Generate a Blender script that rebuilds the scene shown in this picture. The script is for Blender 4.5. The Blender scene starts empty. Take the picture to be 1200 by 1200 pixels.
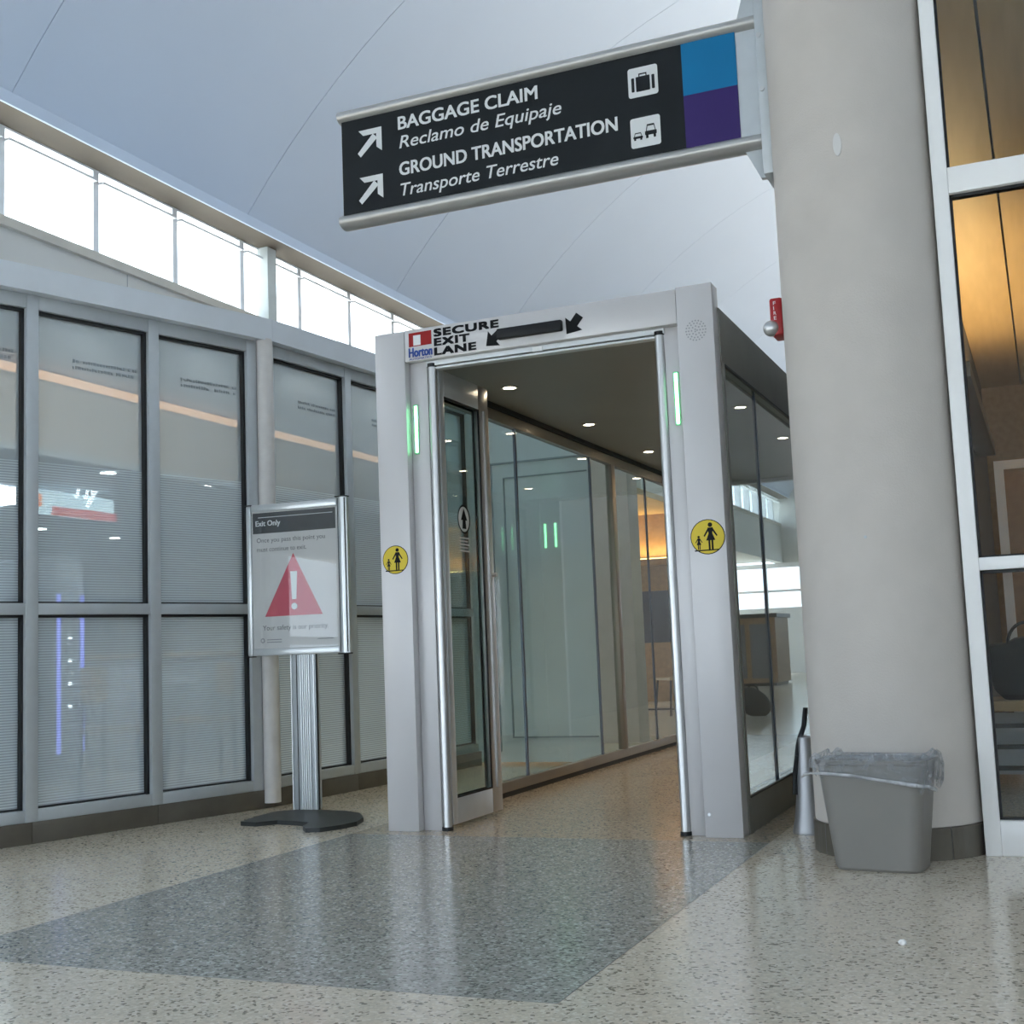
import bpy, bmesh, math, random
from mathutils import Vector, Matrix
random.seed(7)
PI = math.pi
C = bpy.context.scene.collection
S = bpy.context.scene

# ------------------------------------------------------------------ camera
EYE = 0.85
FPX, PITCH, ROLL, YAW = 1470.84, 0.111107, -0.040497, 0.399398
_cy, _sy = math.cos(YAW), math.sin(YAW)
FWD = Vector((-_sy*math.cos(PITCH), _cy*math.cos(PITCH), math.sin(PITCH)))
_r0 = Vector((_cy, _sy, 0)); _u0 = _r0.cross(FWD)
RGT = math.cos(ROLL)*_r0 + math.sin(ROLL)*_u0
UPV = -math.sin(ROLL)*_r0 + math.cos(ROLL)*_u0
cam = bpy.data.cameras.new('camera'); camo = bpy.data.objects.new('camera', cam); C.objects.link(camo)
m = Matrix.Identity(4)
for i in range(3):
    m[i][0] = RGT[i]; m[i][1] = UPV[i]; m[i][2] = -FWD[i]
m[2][3] = EYE
camo.matrix_world = m
cam.sensor_fit = 'HORIZONTAL'; cam.sensor_width = 36.0; cam.lens = FPX/1200*36
cam.clip_start = 0.05; cam.clip_end = 300
S.camera = camo

def gpt(px, py, z=0.0):            # where the ray of a photo pixel meets the height z
    d = (px-600)*RGT - (py-600)*UPV + FPX*FWD
    k = (z-EYE)/d.z
    return Vector((d.x*k, d.y*k, z))

# ------------------------------------------------------------------ sky and exposure
W = bpy.data.worlds.new('World'); S.world = W; W.use_nodes = True
wb = W.node_tree.nodes['Background']
wb.inputs[0].default_value = (0.83, 0.90, 1.0, 1); wb.inputs[1].default_value = 5.0
S.view_settings.view_transform = 'Standard'; S.view_settings.look = 'None'
S.view_settings.exposure = 0.3; S.view_settings.gamma = 1.0; S.view_settings.use_curve_mapping = False

sun = bpy.data.lights.new('sun', 'SUN'); sun.energy = 14.0; sun.angle = math.radians(2); sun.color = (1.0, 0.96, 0.9)
suno = bpy.data.objects.new('sun', sun); C.objects.link(suno); suno.rotation_euler = (math.radians(-28), 0, 0); suno.location = (0, 20, 30)   # high, from beyond the far end

# ------------------------------------------------------------------ materials
MATS = {}
def nt(name):
    mt = bpy.data.materials.new(name); mt.use_nodes = True
    return mt, mt.node_tree.nodes, mt.node_tree.links
def mat(name, col, rough=0.5, metal=0.0, var=0.06, scale=6.0, bump=0.0, bscale=60.0, spec=0.5, coat=0.0, emit=None, estr=0.0):
    if name in MATS: return MATS[name]
    mt, n, l = nt(name); b = n['Principled BSDF']
    tc = n.new('ShaderNodeTexCoord')
    if var > 0:
        t = n.new('ShaderNodeTexNoise'); t.inputs['Scale'].default_value = scale; t.inputs['Detail'].default_value = 4
        l.new(tc.outputs['Object'], t.inputs['Vector'])
        r = n.new('ShaderNodeValToRGB')
        r.color_ramp.elements[0].position = 0.3; r.color_ramp.elements[1].position = 0.7
        r.color_ramp.elements[0].color = tuple(c*(1-var) for c in col)+(1,)
        r.color_ramp.elements[1].color = tuple(min(1, c*(1+var)) for c in col)+(1,)
        l.new(t.outputs['Fac'], r.inputs[0]); l.new(r.outputs[0], b.inputs['Base Color'])
    else:
        b.inputs['Base Color'].default_value = tuple(col)+(1,)
    b.inputs['Roughness'].default_value = rough; b.inputs['Metallic'].default_value = metal
    b.inputs['Specular IOR Level'].default_value = spec; b.inputs['Coat Weight'].default_value = coat
    b.inputs['Coat Roughness'].default_value = 0.04
    if bump > 0:
        t2 = n.new('ShaderNodeTexNoise'); t2.inputs['Scale'].default_value = bscale; t2.inputs['Detail'].default_value = 3
        bp = n.new('ShaderNodeBump'); bp.inputs['Strength'].default_value = bump; bp.inputs['Distance'].default_value = 0.004
        l.new(tc.outputs['Object'], t2.inputs['Vector']); l.new(t2.outputs['Fac'], bp.inputs['Height']); l.new(bp.outputs[0], b.inputs['Normal'])
    if emit:
        b.inputs['Emission Color'].default_value = tuple(emit)+(1,); b.inputs['Emission Strength'].default_value = estr
    MATS[name] = mt; return mt
def terrazzo(name, base, dark, light, dk=0.12, lt=0.8, scale=110.0, rough=0.16):
    mt, n, l = nt(name); b = n['Principled BSDF']
    g = n.new('ShaderNodeNewGeometry')
    v = n.new('ShaderNodeTexVoronoi'); v.inputs['Scale'].default_value = scale
    l.new(g.outputs['Position'], v.inputs['Vector'])
    sp = n.new('ShaderNodeSeparateColor'); l.new(v.outputs['Color'], sp.inputs[0])
    r = n.new('ShaderNodeValToRGB'); r.color_ramp.interpolation = 'CONSTANT'
    e = r.color_ramp.elements
    mid = lambda k: tuple(c*k for c in base)+(1,)
    e[0].position = 0; e[0].color = tuple(dark)+(1,)
    e[1].position = dk; e[1].color = mid(0.9)
    for p, c in ((dk+(lt-dk)*0.35, mid(1.0)), (dk+(lt-dk)*0.7, mid(1.08)), (lt, tuple(light)+(1,))):
        x = e.new(p); x.color = c
    l.new(sp.outputs[0], r.inputs[0])
    big = n.new('ShaderNodeTexNoise'); big.inputs['Scale'].default_value = 1.3; l.new(g.outputs['Position'], big.inputs['Vector'])
    mr = n.new('ShaderNodeMapRange'); mr.inputs[3].default_value = 0.93; mr.inputs[4].default_value = 1.07
    l.new(big.outputs['Fac'], mr.inputs[0])
    mx = n.new('ShaderNodeMix'); mx.data_type = 'RGBA'; mx.blend_type = 'MULTIPLY'; mx.inputs[0].default_value = 1
    l.new(r.outputs[0], mx.inputs[6]); l.new(mr.outputs[0], mx.inputs[7]); l.new(mx.outputs[2], b.inputs['Base Color'])
    b.inputs['Roughness'].default_value = rough; b.inputs['Specular IOR Level'].default_value = 0.55
    MATS[name] = mt; return mt
def glass(name, tint, ior=1.5, film=0.0, stripes=None, filmcol=(0.75, 0.8, 0.85)):
    """thin architectural glass: transparent body, mirror-like skin; film = haze share; stripes = (top height, share)"""
    if name in MATS: return MATS[name]
    mt, n, l = nt(name)
    for x in list(n):
        if x.type != 'OUTPUT_MATERIAL': n.remove(x)
    out = [x for x in n if x.type == 'OUTPUT_MATERIAL'][0]
    tr = n.new('ShaderNodeBsdfTransparent'); tr.inputs[0].default_value = tuple(tint)+(1,)
    gl = n.new('ShaderNodeBsdfGlossy'); gl.inputs['Roughness'].default_value = 0.015
    f0 = 2*((ior-1)/(ior+1))**2                        # both skins of the pane, reflected once from the side one looks at
    lw = n.new('ShaderNodeLayerWeight'); lw.inputs[0].default_value = 0.5
    p5 = n.new('ShaderNodeMath'); p5.operation = 'POWER'; p5.inputs[1].default_value = 4.5; l.new(lw.outputs['Facing'], p5.inputs[0])
    ma = n.new('ShaderNodeMath'); ma.operation = 'MULTIPLY_ADD'; ma.inputs[1].default_value = 1-f0; ma.inputs[2].default_value = f0; l.new(p5.outputs[0], ma.inputs[0])
    gb = n.new('ShaderNodeNewGeometry'); sb_ = n.new('ShaderNodeMath'); sb_.operation = 'SUBTRACT'; sb_.inputs[0].default_value = 1; l.new(gb.outputs['Backfacing'], sb_.inputs[1])
    fr = n.new('ShaderNodeMath'); fr.operation = 'MULTIPLY'; l.new(ma.outputs[0], fr.inputs[0]); l.new(sb_.outputs[0], fr.inputs[1])
    m1 = n.new('ShaderNodeMixShader'); l.new(fr.outputs[0], m1.inputs[0]); l.new(tr.outputs[0], m1.inputs[1]); l.new(gl.outputs[0], m1.inputs[2])
    last = m1
    if film > 0:
        df = n.new('ShaderNodeBsdfDiffuse'); df.inputs[0].default_value = tuple(filmcol)+(1,)
        tl = n.new('ShaderNodeBsdfTranslucent'); tl.inputs[0].default_value = tuple(filmcol)+(1,)
        m2 = n.new('ShaderNodeMixShader'); m2.inputs[0].default_value = 0.3
        l.new(df.outputs[0], m2.inputs[1]); l.new(tl.outputs[0], m2.inputs[2])
        m3 = n.new('ShaderNodeMixShader'); l.new(m1.outputs[0], m3.inputs[1]); l.new(m2.outputs[0], m3.inputs[2])
        if stripes:
            g = n.new('ShaderNodeNewGeometry'); sx = n.new('ShaderNodeSeparateXYZ'); l.new(g.outputs['Position'], sx.inputs[0])
            def M(op, a, bval):
                q = n.new('ShaderNodeMath'); q.operation = op
                if a is not None: l.new(a, q.inputs[0])
                q.inputs[1].default_value = bval; return q
            a = M('MULTIPLY', sx.outputs[2], 1/0.0135); f = n.new('ShaderNodeMath'); f.operation = 'FRACT'; l.new(a.outputs[0], f.inputs[0])
            gt = M('GREATER_THAN', f.outputs[0], 0.5); below = M('LESS_THAN', sx.outputs[2], stripes[0])
            pr = n.new('ShaderNodeMath'); pr.operation = 'MULTIPLY'; l.new(gt.outputs[0], pr.inputs[0]); l.new(below.outputs[0], pr.inputs[1])
            sc = M('MULTIPLY', pr.outputs[0], stripes[1]); ad = M('ADD', sc.outputs[0], film)
            l.new(ad.outputs[0], m3.inputs[0])
        else:
            m3.inputs[0].default_value = film
        last = m3
    l.new(last.outputs[0], out.inputs[0]); MATS[name] = mt; return mt
def emis(name, col, s):
    if name in MATS: return MATS[name]
    mt, n, l = nt(name); b = n['Principled BSDF']
    b.inputs['Base Color'].default_value = tuple(col)+(1,)
    b.inputs['Emission Color'].default_value = tuple(col)+(1,); b.inputs['Emission Strength'].default_value = s
    MATS[name] = mt; return mt
def planks(name, c1, c2, width, axis=0, rough=0.45):
    mt, n, l = nt(name); b = n['Principled BSDF']
    tc = n.new('ShaderNodeTexCoord'); mp = n.new('ShaderNodeMapping'); l.new(tc.outputs['Object'], mp.inputs[0])
    mp.inputs['Scale'].default_value = (8, 0.8, 8) if axis == 0 else (0.8, 8, 8)
    t = n.new('ShaderNodeTexNoise'); t.inputs['Scale'].default_value = 2.0; t.inputs['Detail'].default_value = 6
    l.new(mp.outputs[0], t.inputs['Vector'])
    r = n.new('ShaderNodeValToRGB'); r.color_ramp.elements[0].color = tuple(c1)+(1,); r.color_ramp.elements[1].color = tuple(c2)+(1,)
    r.color_ramp.elements[0].position = 0.3; r.color_ramp.elements[1].position = 0.7
    l.new(t.outputs['Fac'], r.inputs[0]); l.new(r.outputs[0], b.inputs['Base Color']); b.inputs['Roughness'].default_value = rough
    MATS[name] = mt; return mt

T_LIGHT = terrazzo('terrazzo_beige', (0.69, 0.615, 0.50), (0.26, 0.23, 0.185), (0.80, 0.74, 0.64), 0.09, 0.86)
T_DARK = terrazzo('terrazzo_grey', (0.385, 0.38, 0.35), (0.16, 0.16, 0.15), (0.58, 0.59, 0.56), 0.18, 0.88)
T_TAN = terrazzo('terrazzo_tan', (0.46, 0.40, 0.32), (0.12, 0.10, 0.08), (0.55, 0.50, 0.42), 0.10, 0.86)
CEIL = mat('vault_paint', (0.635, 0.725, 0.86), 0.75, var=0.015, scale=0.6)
DARKGAP = mat('joint_grey', (0.30, 0.32, 0.35), 0.9, var=0)  # grey of the panel joints and the ceiling backing
PAINT = mat('wall_paint', (0.68, 0.67, 0.63), 0.8, var=0.02, scale=2)
WHITE = mat('white_frame', (0.86, 0.88, 0.90), 0.35, var=0.02)
BROWN = mat('soffit_shade', (0.15, 0.122, 0.09), 0.8, var=0.04, scale=3)  # shade under the beam is put into this colour
ALU = mat('anodised_aluminium', (0.54, 0.58, 0.61), 0.42, 0.25, var=0.03, scale=12)
ALU_L = mat('light_aluminium', (0.66, 0.69, 0.71), 0.32, 0.6, var=0.03, scale=12)
TUBE = mat('polished_tube', (0.60, 0.61, 0.62), 0.34, 0.85, var=0.02)
BRONZE = mat('bronze_anodised', (0.33, 0.30, 0.26), 0.35, 0.6, var=0.04)
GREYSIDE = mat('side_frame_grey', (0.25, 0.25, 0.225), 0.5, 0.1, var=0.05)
CLAD = mat('portal_cladding', (0.61, 0.60, 0.61), 0.33, 0.12, var=0.015, scale=3)
BLACK = mat('black_rubber', (0.012, 0.014, 0.017), 0.55, var=0.1)
BLACKP = mat('black_print', (0.008, 0.009, 0.011), 0.6, var=0, spec=0.15)
STONE = mat('baseboard_stone', (0.12, 0.108, 0.088), 0.35, var=0.12, scale=9)
CONC = mat('column_concrete', (0.59, 0.55, 0.51), 0.8, var=0.035, scale=5, bump=0.25, bscale=140)
G_PORTAL = glass('portal_glass', (0.86, 0.93, 0.92))
G_SIDE = glass('portal_glass_side', (0.74, 0.80, 0.81), 1.6)
G_BAY = glass('film_glass', (0.80, 0.87, 0.90), 1.5, film=0.36, stripes=(1.93, 0.26), filmcol=(0.77, 0.86, 0.93))
G_WIN = glass('clear_glass', (0.93, 0.96, 0.97))
G_ACRYL = glass('poster_cover', (0.97, 0.98, 0.98), 1.38)

# ------------------------------------------------------------------ mesh helpers
def org(o):
    v = Vector((0, 0, 0))
    while o is not None:
        v += o.location; o = o.parent
    return v
def obj(name, bm, material, parent=None, smooth=False, local=False):
    if parent is not None and not local:
        bmesh.ops.translate(bm, verts=bm.verts, vec=-org(parent))
    me = bpy.data.meshes.new(name); bm.normal_update(); bm.to_mesh(me); bm.free()
    me.materials.append(material)
    if smooth:
        for p in me.polygons: p.use_smooth = True
        try: me.set_sharp_from_angle(angle=math.radians(35))
        except Exception: pass
    o = bpy.data.objects.new(name, me); C.objects.link(o)
    if parent is not None: o.parent = parent
    return o
def thing(name, label, cat, loc=(0, 0, 0), rotz=0.0, group=None):
    o = bpy.data.objects.new(name, None); C.objects.link(o); o.empty_display_size = 0.1
    o.location = loc; o.rotation_euler = (0, 0, rotz)
    o['label'] = label; o['category'] = cat
    if group: o['group'] = group
    return o
def tag(o, label, cat, group=None):
    o['label'] = label; o['category'] = cat
    if group: o['group'] = group
    return o
def struct(o, label=None):
    o['kind'] = 'structure'
    if label: o['label'] = label
    return o
def sempty(name, loc=(0, 0, 0), label=None):
    o = bpy.data.objects.new(name, None); C.objects.link(o); o.location = loc; o.empty_display_size = 0.1
    return struct(o, label)
def NB(): return bmesh.new()
def bx(bm, x0, x1, y0, y1, z0, z1, bev=0.0, M=None):
    r = bmesh.ops.create_cube(bm, size=1.0)
    vs = r['verts']
    mt = Matrix.Translation(((x0+x1)/2, (y0+y1)/2, (z0+z1)/2)) @ Matrix.Diagonal((abs(x1-x0), abs(y1-y0), abs(z1-z0), 1))
    bmesh.ops.transform(bm, matrix=mt, verts=vs)
    if bev > 0:
        es = list({e for v in vs for e in v.link_edges})
        r2 = bmesh.ops.bevel(bm, geom=es, offset=bev, segments=2, affect='EDGES', profile=0.5)
        vs = list({v for f in r2['faces'] for v in f.verts} | {v for v in vs if v.is_valid})
    if M is not None: bmesh.ops.transform(bm, matrix=M, verts=[v for v in vs if v.is_valid])
    return bm
def box(name, x0, x1, y0, y1, z0, z1, material, parent=None, bev=0.0, local=False):
    return obj(name, bx(NB(), x0, x1, y0, y1, z0, z1, bev), material, parent, local=local, smooth=bev > 0)
def cyl(bm, p0, p1, r0, r1=None, seg=20, caps=True):
    if r1 is None: r1 = r0
    p0 = Vector(p0); p1 = Vector(p1); d = p1-p0
    r = bmesh.ops.create_cone(bm, cap_ends=caps, segments=seg, radius1=r0, radius2=r1, depth=d.length)
    q = Vector((0, 0, 1)).rotation_difference(d.normalized()).to_matrix().to_4x4()
    bmesh.ops.transform(bm, matrix=Matrix.Translation((p0+p1)/2) @ q, verts=r['verts'])
    return bm
def lathe(bm, prof, c=(0, 0, 0), seg=32, a0=0.0, a1=2*PI):
    full = abs(a1-a0-2*PI) < 1e-6; n = seg if full else seg+1
    rows = []
    for r, z in prof:
        rows.append([bm.verts.new((c[0]+r*math.cos(a0+(a1-a0)*i/seg), c[1]+r*math.sin(a0+(a1-a0)*i/seg), c[2]+z)) for i in range(n)])
    for a, b in zip(rows, rows[1:]):
        for i in range(seg):
            j = (i+1) % n
            bm.faces.new((a[i], a[j], b[j], b[i]))
    return rows
def prism(bm, pts, z0, z1):
    a = [bm.verts.new((p[0], p[1], z0)) for p in pts]; b = [bm.verts.new((p[0], p[1], z1)) for p in pts]
    n = len(pts); bm.faces.new(b); bm.faces.new(a[::-1])
    for i in range(n): bm.faces.new((a[i], a[(i+1) % n], b[(i+1) % n], b[i]))
    bmesh.ops.recalc_face_normals(bm, faces=bm.faces)
    return bm
def flatXZ(bm, pts, y, th=0.0012):              # outline in (x,z) facing -Y, a thin printed film
    a = [bm.verts.new((p[0], y, p[1])) for p in pts]; b = [bm.verts.new((p[0], y+th, p[1])) for p in pts]
    n = len(pts); bm.faces.new(a); bm.faces.new(b[::-1])
    for i in range(n): bm.faces.new((a[i], b[i], b[(i+1) % n], a[(i+1) % n]))
    bmesh.ops.recalc_face_normals(bm, faces=bm.faces)
    return bm
def circ(cx, cz, r, n=28, rz=None): return [(cx+r*math.cos(2*PI*i/n), cz+(rz or r)*math.sin(2*PI*i/n)) for i in range(n)]
def rrect(x0, x1, z0, z1, r, n=5):
    p = []
    for cx, cz, a in ((x1-r, z1-r, 0), (x0+r, z1-r, PI/2), (x0+r, z0+r, PI), (x1-r, z0+r, 1.5*PI)):
        p += [(cx+r*math.cos(a+PI/2*i/n), cz+r*math.sin(a+PI/2*i/n)) for i in range(n+1)]
    return p
def ring(bm, cx, cz, r0, r1, y, n=32):
    a = [bm.verts.new((cx+r0*math.cos(2*PI*i/n), y, cz+r0*math.sin(2*PI*i/n))) for i in range(n)]
    b = [bm.verts.new((cx+r1*math.cos(2*PI*i/n), y, cz+r1*math.sin(2*PI*i/n))) for i in range(n)]
    for i in range(n): bm.faces.new((a[i], a[(i+1) % n], b[(i+1) % n], b[i]))
    return bm
_dg = [None]
def text_bm(s, w=None, h=None, bold=0.0, shear=0.0, space=1.0):
    """outline of a line of lettering, lower-left of its baseline at 0,0; fitted to width w and capital height h (in x,y)"""
    cu = bpy.data.curves.new('lettering', 'FONT'); cu.body = s; cu.size = 1.0; cu.shear = shear
    cu.space_character = space; cu.resolution_u = 4; cu.fill_mode = 'BOTH' if hasattr(cu, 'fill_mode') else cu.fill_mode
    o = bpy.data.objects.new('lettering', cu); C.objects.link(o)
    bpy.context.view_layer.update()
    me = bpy.data.meshes.new_from_object(o.evaluated_get(bpy.context.evaluated_depsgraph_get()))
    bpy.data.objects.remove(o); bpy.data.curves.remove(cu)
    bm = bmesh.new(); bm.from_mesh(me); bpy.data.meshes.remove(me)
    xs = [v.co.x for v in bm.verts]; x0, x1 = min(xs), max(xs)
    cap = 0.69
    sx = (w/(x1-x0)) if w else (h/cap); sy = h/cap
    for v in bm.verts: v.co = Vector(((v.co.x-x0)*sx, v.co.y*sy, 0))
    if bold > 0:                                        # a heavier cut: the same outlines laid down again, a little apart
        d = bold*h
        base = bmesh.new(); me = bpy.data.meshes.new('tmp'); bm.to_mesh(me)
        k = 0
        for dx, dy in ((-1, -0.6), (1, -0.6), (-1, 0.6), (1, 0.6), (0, 0)):
            n0 = len(base.verts); base.from_mesh(me); base.verts.ensure_lookup_table()
            for v in base.verts[n0:]: v.co += Vector((d*dx, d*dy, 0.00015*k))
            k += 1
        bpy.data.meshes.remove(me); bm.free(); bm = base
    return bm
def letter(name, s, x, z, w, h, y, material, parent, bold=0.0, shear=0.0, space=1.0, slope=0.0, local=False):
    bm = text_bm(s, w, h, bold, shear, space)
    for v in bm.verts: v.co = Vector((x+v.co.x, y-v.co.z, z+v.co.y+slope*v.co.x))
    return obj(name, bm, material, parent, local=local)
def join(*bms):
    bm = NB()
    for b in bms:
        me = bpy.data.meshes.new('tmp'); b.to_mesh(me); b.free(); bm.from_mesh(me); bpy.data.meshes.remove(me)
    return bm
def lamp(name, kind, loc, energy, col, parent=None, size=0.1, rot=(0, 0, 0), spot=1.6, sy=None):
    l = bpy.data.lights.new(name, kind); l.energy = energy; l.color = col
    if kind == 'AREA':
        l.size = size
        if sy: l.shape = 'RECTANGLE'; l.size_y = sy
    elif kind == 'SPOT': l.spot_size = spot; l.spot_blend = 0.6; l.shadow_soft_size = size
    else: l.shadow_soft_size = size
    o = bpy.data.objects.new(name, l); C.objects.link(o)
    if parent: o.parent = parent; o.location = Vector(loc)-org(parent)
    else: o.location = loc
    o.rotation_euler = rot
    return o

# ================================================================== STRUCTURE
XL, XR, YB, YE = -6.49, 6.09, -8.0, 34.0
IX0, IX1, IY0, IY1 = -3.22, -1.17, 2.93, 5.44
PX0, PX1, PY0, PY1 = -3.07, -1.305, 5.55, 11.7
# floor: beige field with the dark inlay left out
bm = NB()
def quad(bm, x0, x1, y0, y1, z):
    bm.faces.new([bm.verts.new(p) for p in ((x0, y0, z), (x1, y0, z), (x1, y1, z), (x0, y1, z))])
quad(bm, -16, IX0, YB-0.3, YE+0.3, 0); quad(bm, IX1, 7, YB-0.3, YE+0.3, 0)
quad(bm, IX0, IX1, YB-0.3, IY0, 0); quad(bm, IX0, IX1, PY1, YE+0.3, 0)
floor = struct(obj('floor', bm, T_LIGHT), 'beige polished terrazzo floor with dark flecks')
bm = NB(); quad(bm, IX0, IX1, IY0, IY1, 0); obj('floor_inlay', bm, T_DARK, floor)['label'] = 'grey terrazzo rectangle in front of the exit portal'
bm = NB(); quad(bm, IX0, IX1, IY1, PY1, 0); obj('floor_inlay', bm, T_TAN, floor)['label'] = 'tan terrazzo strip running through the portal'
bm = NB(); bx(bm, IX1-0.0015, IX1+0.0015, IY0, IY1, 0, 0.0006); bx(bm, IX0-0.0015, IX0+0.0015, IY0, IY1, 0, 0.0006)
bx(bm, IX0, IX1, IY0-0.0015, IY0+0.0015, 0, 0.0006); bx(bm, IX0, IX1, IY1-0.0015, IY1+0.0015, 0, 0.0006)
obj('divider_strip', bm, mat('strip_grey', (0.2, 0.2, 0.19), 0.4), floor)
bm = NB(); quad(bm, -80, 80, -80, 110, -0.25); struct(obj('ground', bm, mat('apron_concrete', (0.58, 0.58, 0.57), 0.9)), 'pale concrete ground outside the windows')

# barrel vault
VR, VXC, VZC = 7.5, -0.2, 0.27
def vault(x, dr=0.0): return VZC + math.sqrt((VR+dr)**2-(x-VXC)**2)
A0 = math.acos((-6.2-VXC)/VR)
def vault_strip(y0, y1, rad, seg=40, thick=0.02):
    bm = NB(); rows = []
    for k in range(seg+1):
        a = (PI-A0) + (A0-(PI-A0))*k/seg
        c, s = math.cos(a), math.sin(a)
        rows.append([bm.verts.new((VXC+r*c, y, VZC+r*s)) for y in (y0, y1) for r in (rad, rad+thick)])
    for p, q in zip(rows, rows[1:]):
        bm.faces.new((p[0], q[0], q[2], p[2])); bm.faces.new((p[1], p[3], q[3], q[1]))
        bm.faces.new((p[0], p[1], q[1], q[0])); bm.faces.new((p[2], q[2], q[3], p[3]))
    bmesh.ops.recalc_face_normals(bm, faces=bm.faces)
    return bm
ceiling = struct(obj('ceiling', vault_strip(YB-0.2, YE+0.2, VR+0.03, thick=0.1), DARKGAP, smooth=True), 'white barrel vault ceiling with fine panel joints')
ys = [6.24+2.74*k for k in range(-5, 11)]
ys = [YB-0.2]+[y for y in ys if YB < y < YE]+[YE+0.2]
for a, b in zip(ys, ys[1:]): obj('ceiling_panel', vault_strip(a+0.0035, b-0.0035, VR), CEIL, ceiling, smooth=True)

# clerestory wall
cw = sempty('wall_left', (XL, 13, 0), 'beige wall below the clerestory windows')
WCL = 4.01
box('wall_face', XL-0.2, XL, 2.9, YE, 2.95, WCL-0.07, PAINT, cw)
box('sill_cap', XL-0.2, XL+0.04, YB, YE, WCL-0.07, WCL, mat('sill_beige', (0.62, 0.58, 0.50), 0.6), cw)
box('wall_face', XL-0.2, XL, YB, 3.0, 2.95, WCL-0.07, PAINT, cw)
bt = sempty('trim_1', (-6.35, 13, 4.68), 'long beam over the clerestory with underside shade coloured brown')
box('soffit', XL-0.25, -6.2, YB, YE, 4.68, 4.70, BROWN, bt)
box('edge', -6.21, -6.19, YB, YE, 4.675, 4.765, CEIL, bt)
obj('beam_fill', bx(NB(), XL-0.25, -6.21, YB, YE, 4.70, 5.1), PAINT, bt)
for k in range(9):                                      # panel joints on the beige wall
    box('joint', XL, XL+0.002, 5.0+2.74*k, 5.004+2.74*k, 2.95, WCL-0.07, DARKGAP, cw)
# clerestory windows
SP = 0.954
def clerestory(x, sgn, y0, count, wi):
    for k in range(count):
        a = y0+SP*k; b = a+SP
        w = sempty('window_%d' % (wi+k), (x, a, WCL), 'bright clerestory window with white frame')
        fx0, fx1 = (x-0.14, x) if sgn > 0 else (x, x+0.14)
        box('mullion', fx0, fx1, a-0.06, a, WCL, 4.68, WHITE, w)
        box('transom', x-0.045, x+0.045, a, b-0.06, 4.570, 4.588, WHITE, w)
        box('head', fx0, fx1, a, b-0.06, 4.665, 4.68, WHITE, w)
        box('sill', fx0, fx1, a, b-0.06, WCL, WCL+0.015, WHITE, w)
        px = x-0.012*sgn
        box('pane', px-0.003, px+0.003, a, b-0.06, WCL+0.015, 4.575, G_WIN, w)
        box('pane', px-0.003, px+0.003, a, b-0.06, 4.587, 4.665, G_WIN, w)
Y0C = 6.467-SP*15
clerestory(XL, 1, Y0C, 44, 101)
clerestory(XR, -1, Y0C, 44, 201)
box('pilaster', XL-0.02, XL+0.10, 9.56, 9.70, 2.95, 4.68, mat('pilaster_paint', (0.62, 0.66, 0.64), 0.6), cw)
for yy in (3.84, 15.28, 21.0, 26.7): box('pilaster', XL-0.02, XL+0.10, yy, yy+0.14, 2.95, 4.68, MATS['pilaster_paint'], cw)

# opposite side of the hall
wr = sempty('wall_right', (XR, 13, 0), 'plain wall of the hall opposite the clerestory')
box('wall_face', XR, XR+0.2, YB, YE, 0, WCL, PAINT, wr)
bt2 = sempty('trim_2', (XR, 13, 4.68), 'long beam over the opposite clerestory')
box('soffit', 5.8, XR+0.25, YB, YE, 4.68, 4.70, BROWN, bt2); box('beam_fill', 5.81, XR+0.25, YB, YE, 4.70, 5.1, PAINT, bt2)

# entrance wall behind the camera: solid gable over a row of tall windows
def gable(name, y0, y1, zb, label):
    pts = [(-6.7, zb), (6.3, zb), (6.3, 4.9)] + [(VXC+7.62*math.cos(a), VZC+7.62*math.sin(a)) for a in [math.radians(38+104*k/24) for k in range(25)]] + [(-6.7, 4.9)]
    bm = NB(); a = [bm.verts.new((p[0], y0, p[1])) for p in pts]; b = [bm.verts.new((p[0], y1, p[1])) for p in pts]
    n = len(pts); bm.faces.new(a); bm.faces.new(b[::-1])
    for i in range(n): bm.faces.new((a[i], b[i], b[(i+1) % n], a[(i+1) % n]))
    bmesh.ops.recalc_face_normals(bm, faces=bm.faces)
    return struct(obj(name, bm, PAINT), label)
gable('wall_back', YB-0.2, YB, 3.15, 'entrance wall behind the viewer')
gable('wall_end', YE, YE+0.2, 2.95, 'far end wall of the hall')
def window_row(y, x0, x1, n, z0, z1, first, label, solid=()):
    wdt = (x1-x0)/n
    for k in range(n):
        a, b = x0+k*wdt, x0+(k+1)*wdt
        if k in solid: continue
        w = sempty('window_%d' % (first+k), (a, y, 0), label)
        box('frame_post', a-0.05, a+0.05, y-0.05, y+0.07, 0, z1, WHITE, w)
        box('frame_rail', a+0.05, b-0.05, y-0.05, y+0.07, z1-0.12, z1, WHITE, w)
        box('frame_rail', a+0.05, b-0.05, y-0.05, y+0.07, 0, z0, WHITE, w)
        box('frame_rail', a+0.05, b-0.05, y-0.03, y+0.05, z0+0.88*(z1-z0)*0.4, z0+0.88*(z1-z0)*0.4+0.06, WHITE, w)
        box('pane', a+0.05, b-0.05, y, y+0.008, z0, z1-0.12, G_WIN, w)
window_row(YB-0.1, -6.5, 6.1, 8, 0.15, 3.15, 1, 'tall entrance window behind the viewer', (3, 4))
box('wall_face', -1.78, 1.38, YB-0.2, YB, 0, 3.15, PAINT, wr)
window_row(YE+0.1, -8.5, 3.5, 8, 1.75, 2.95, 11, 'bright window in the far end wall')
box('wall_face', 3.5, 6.3, YE, YE+0.2, 0, 3.1, PAINT, wr)
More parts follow.
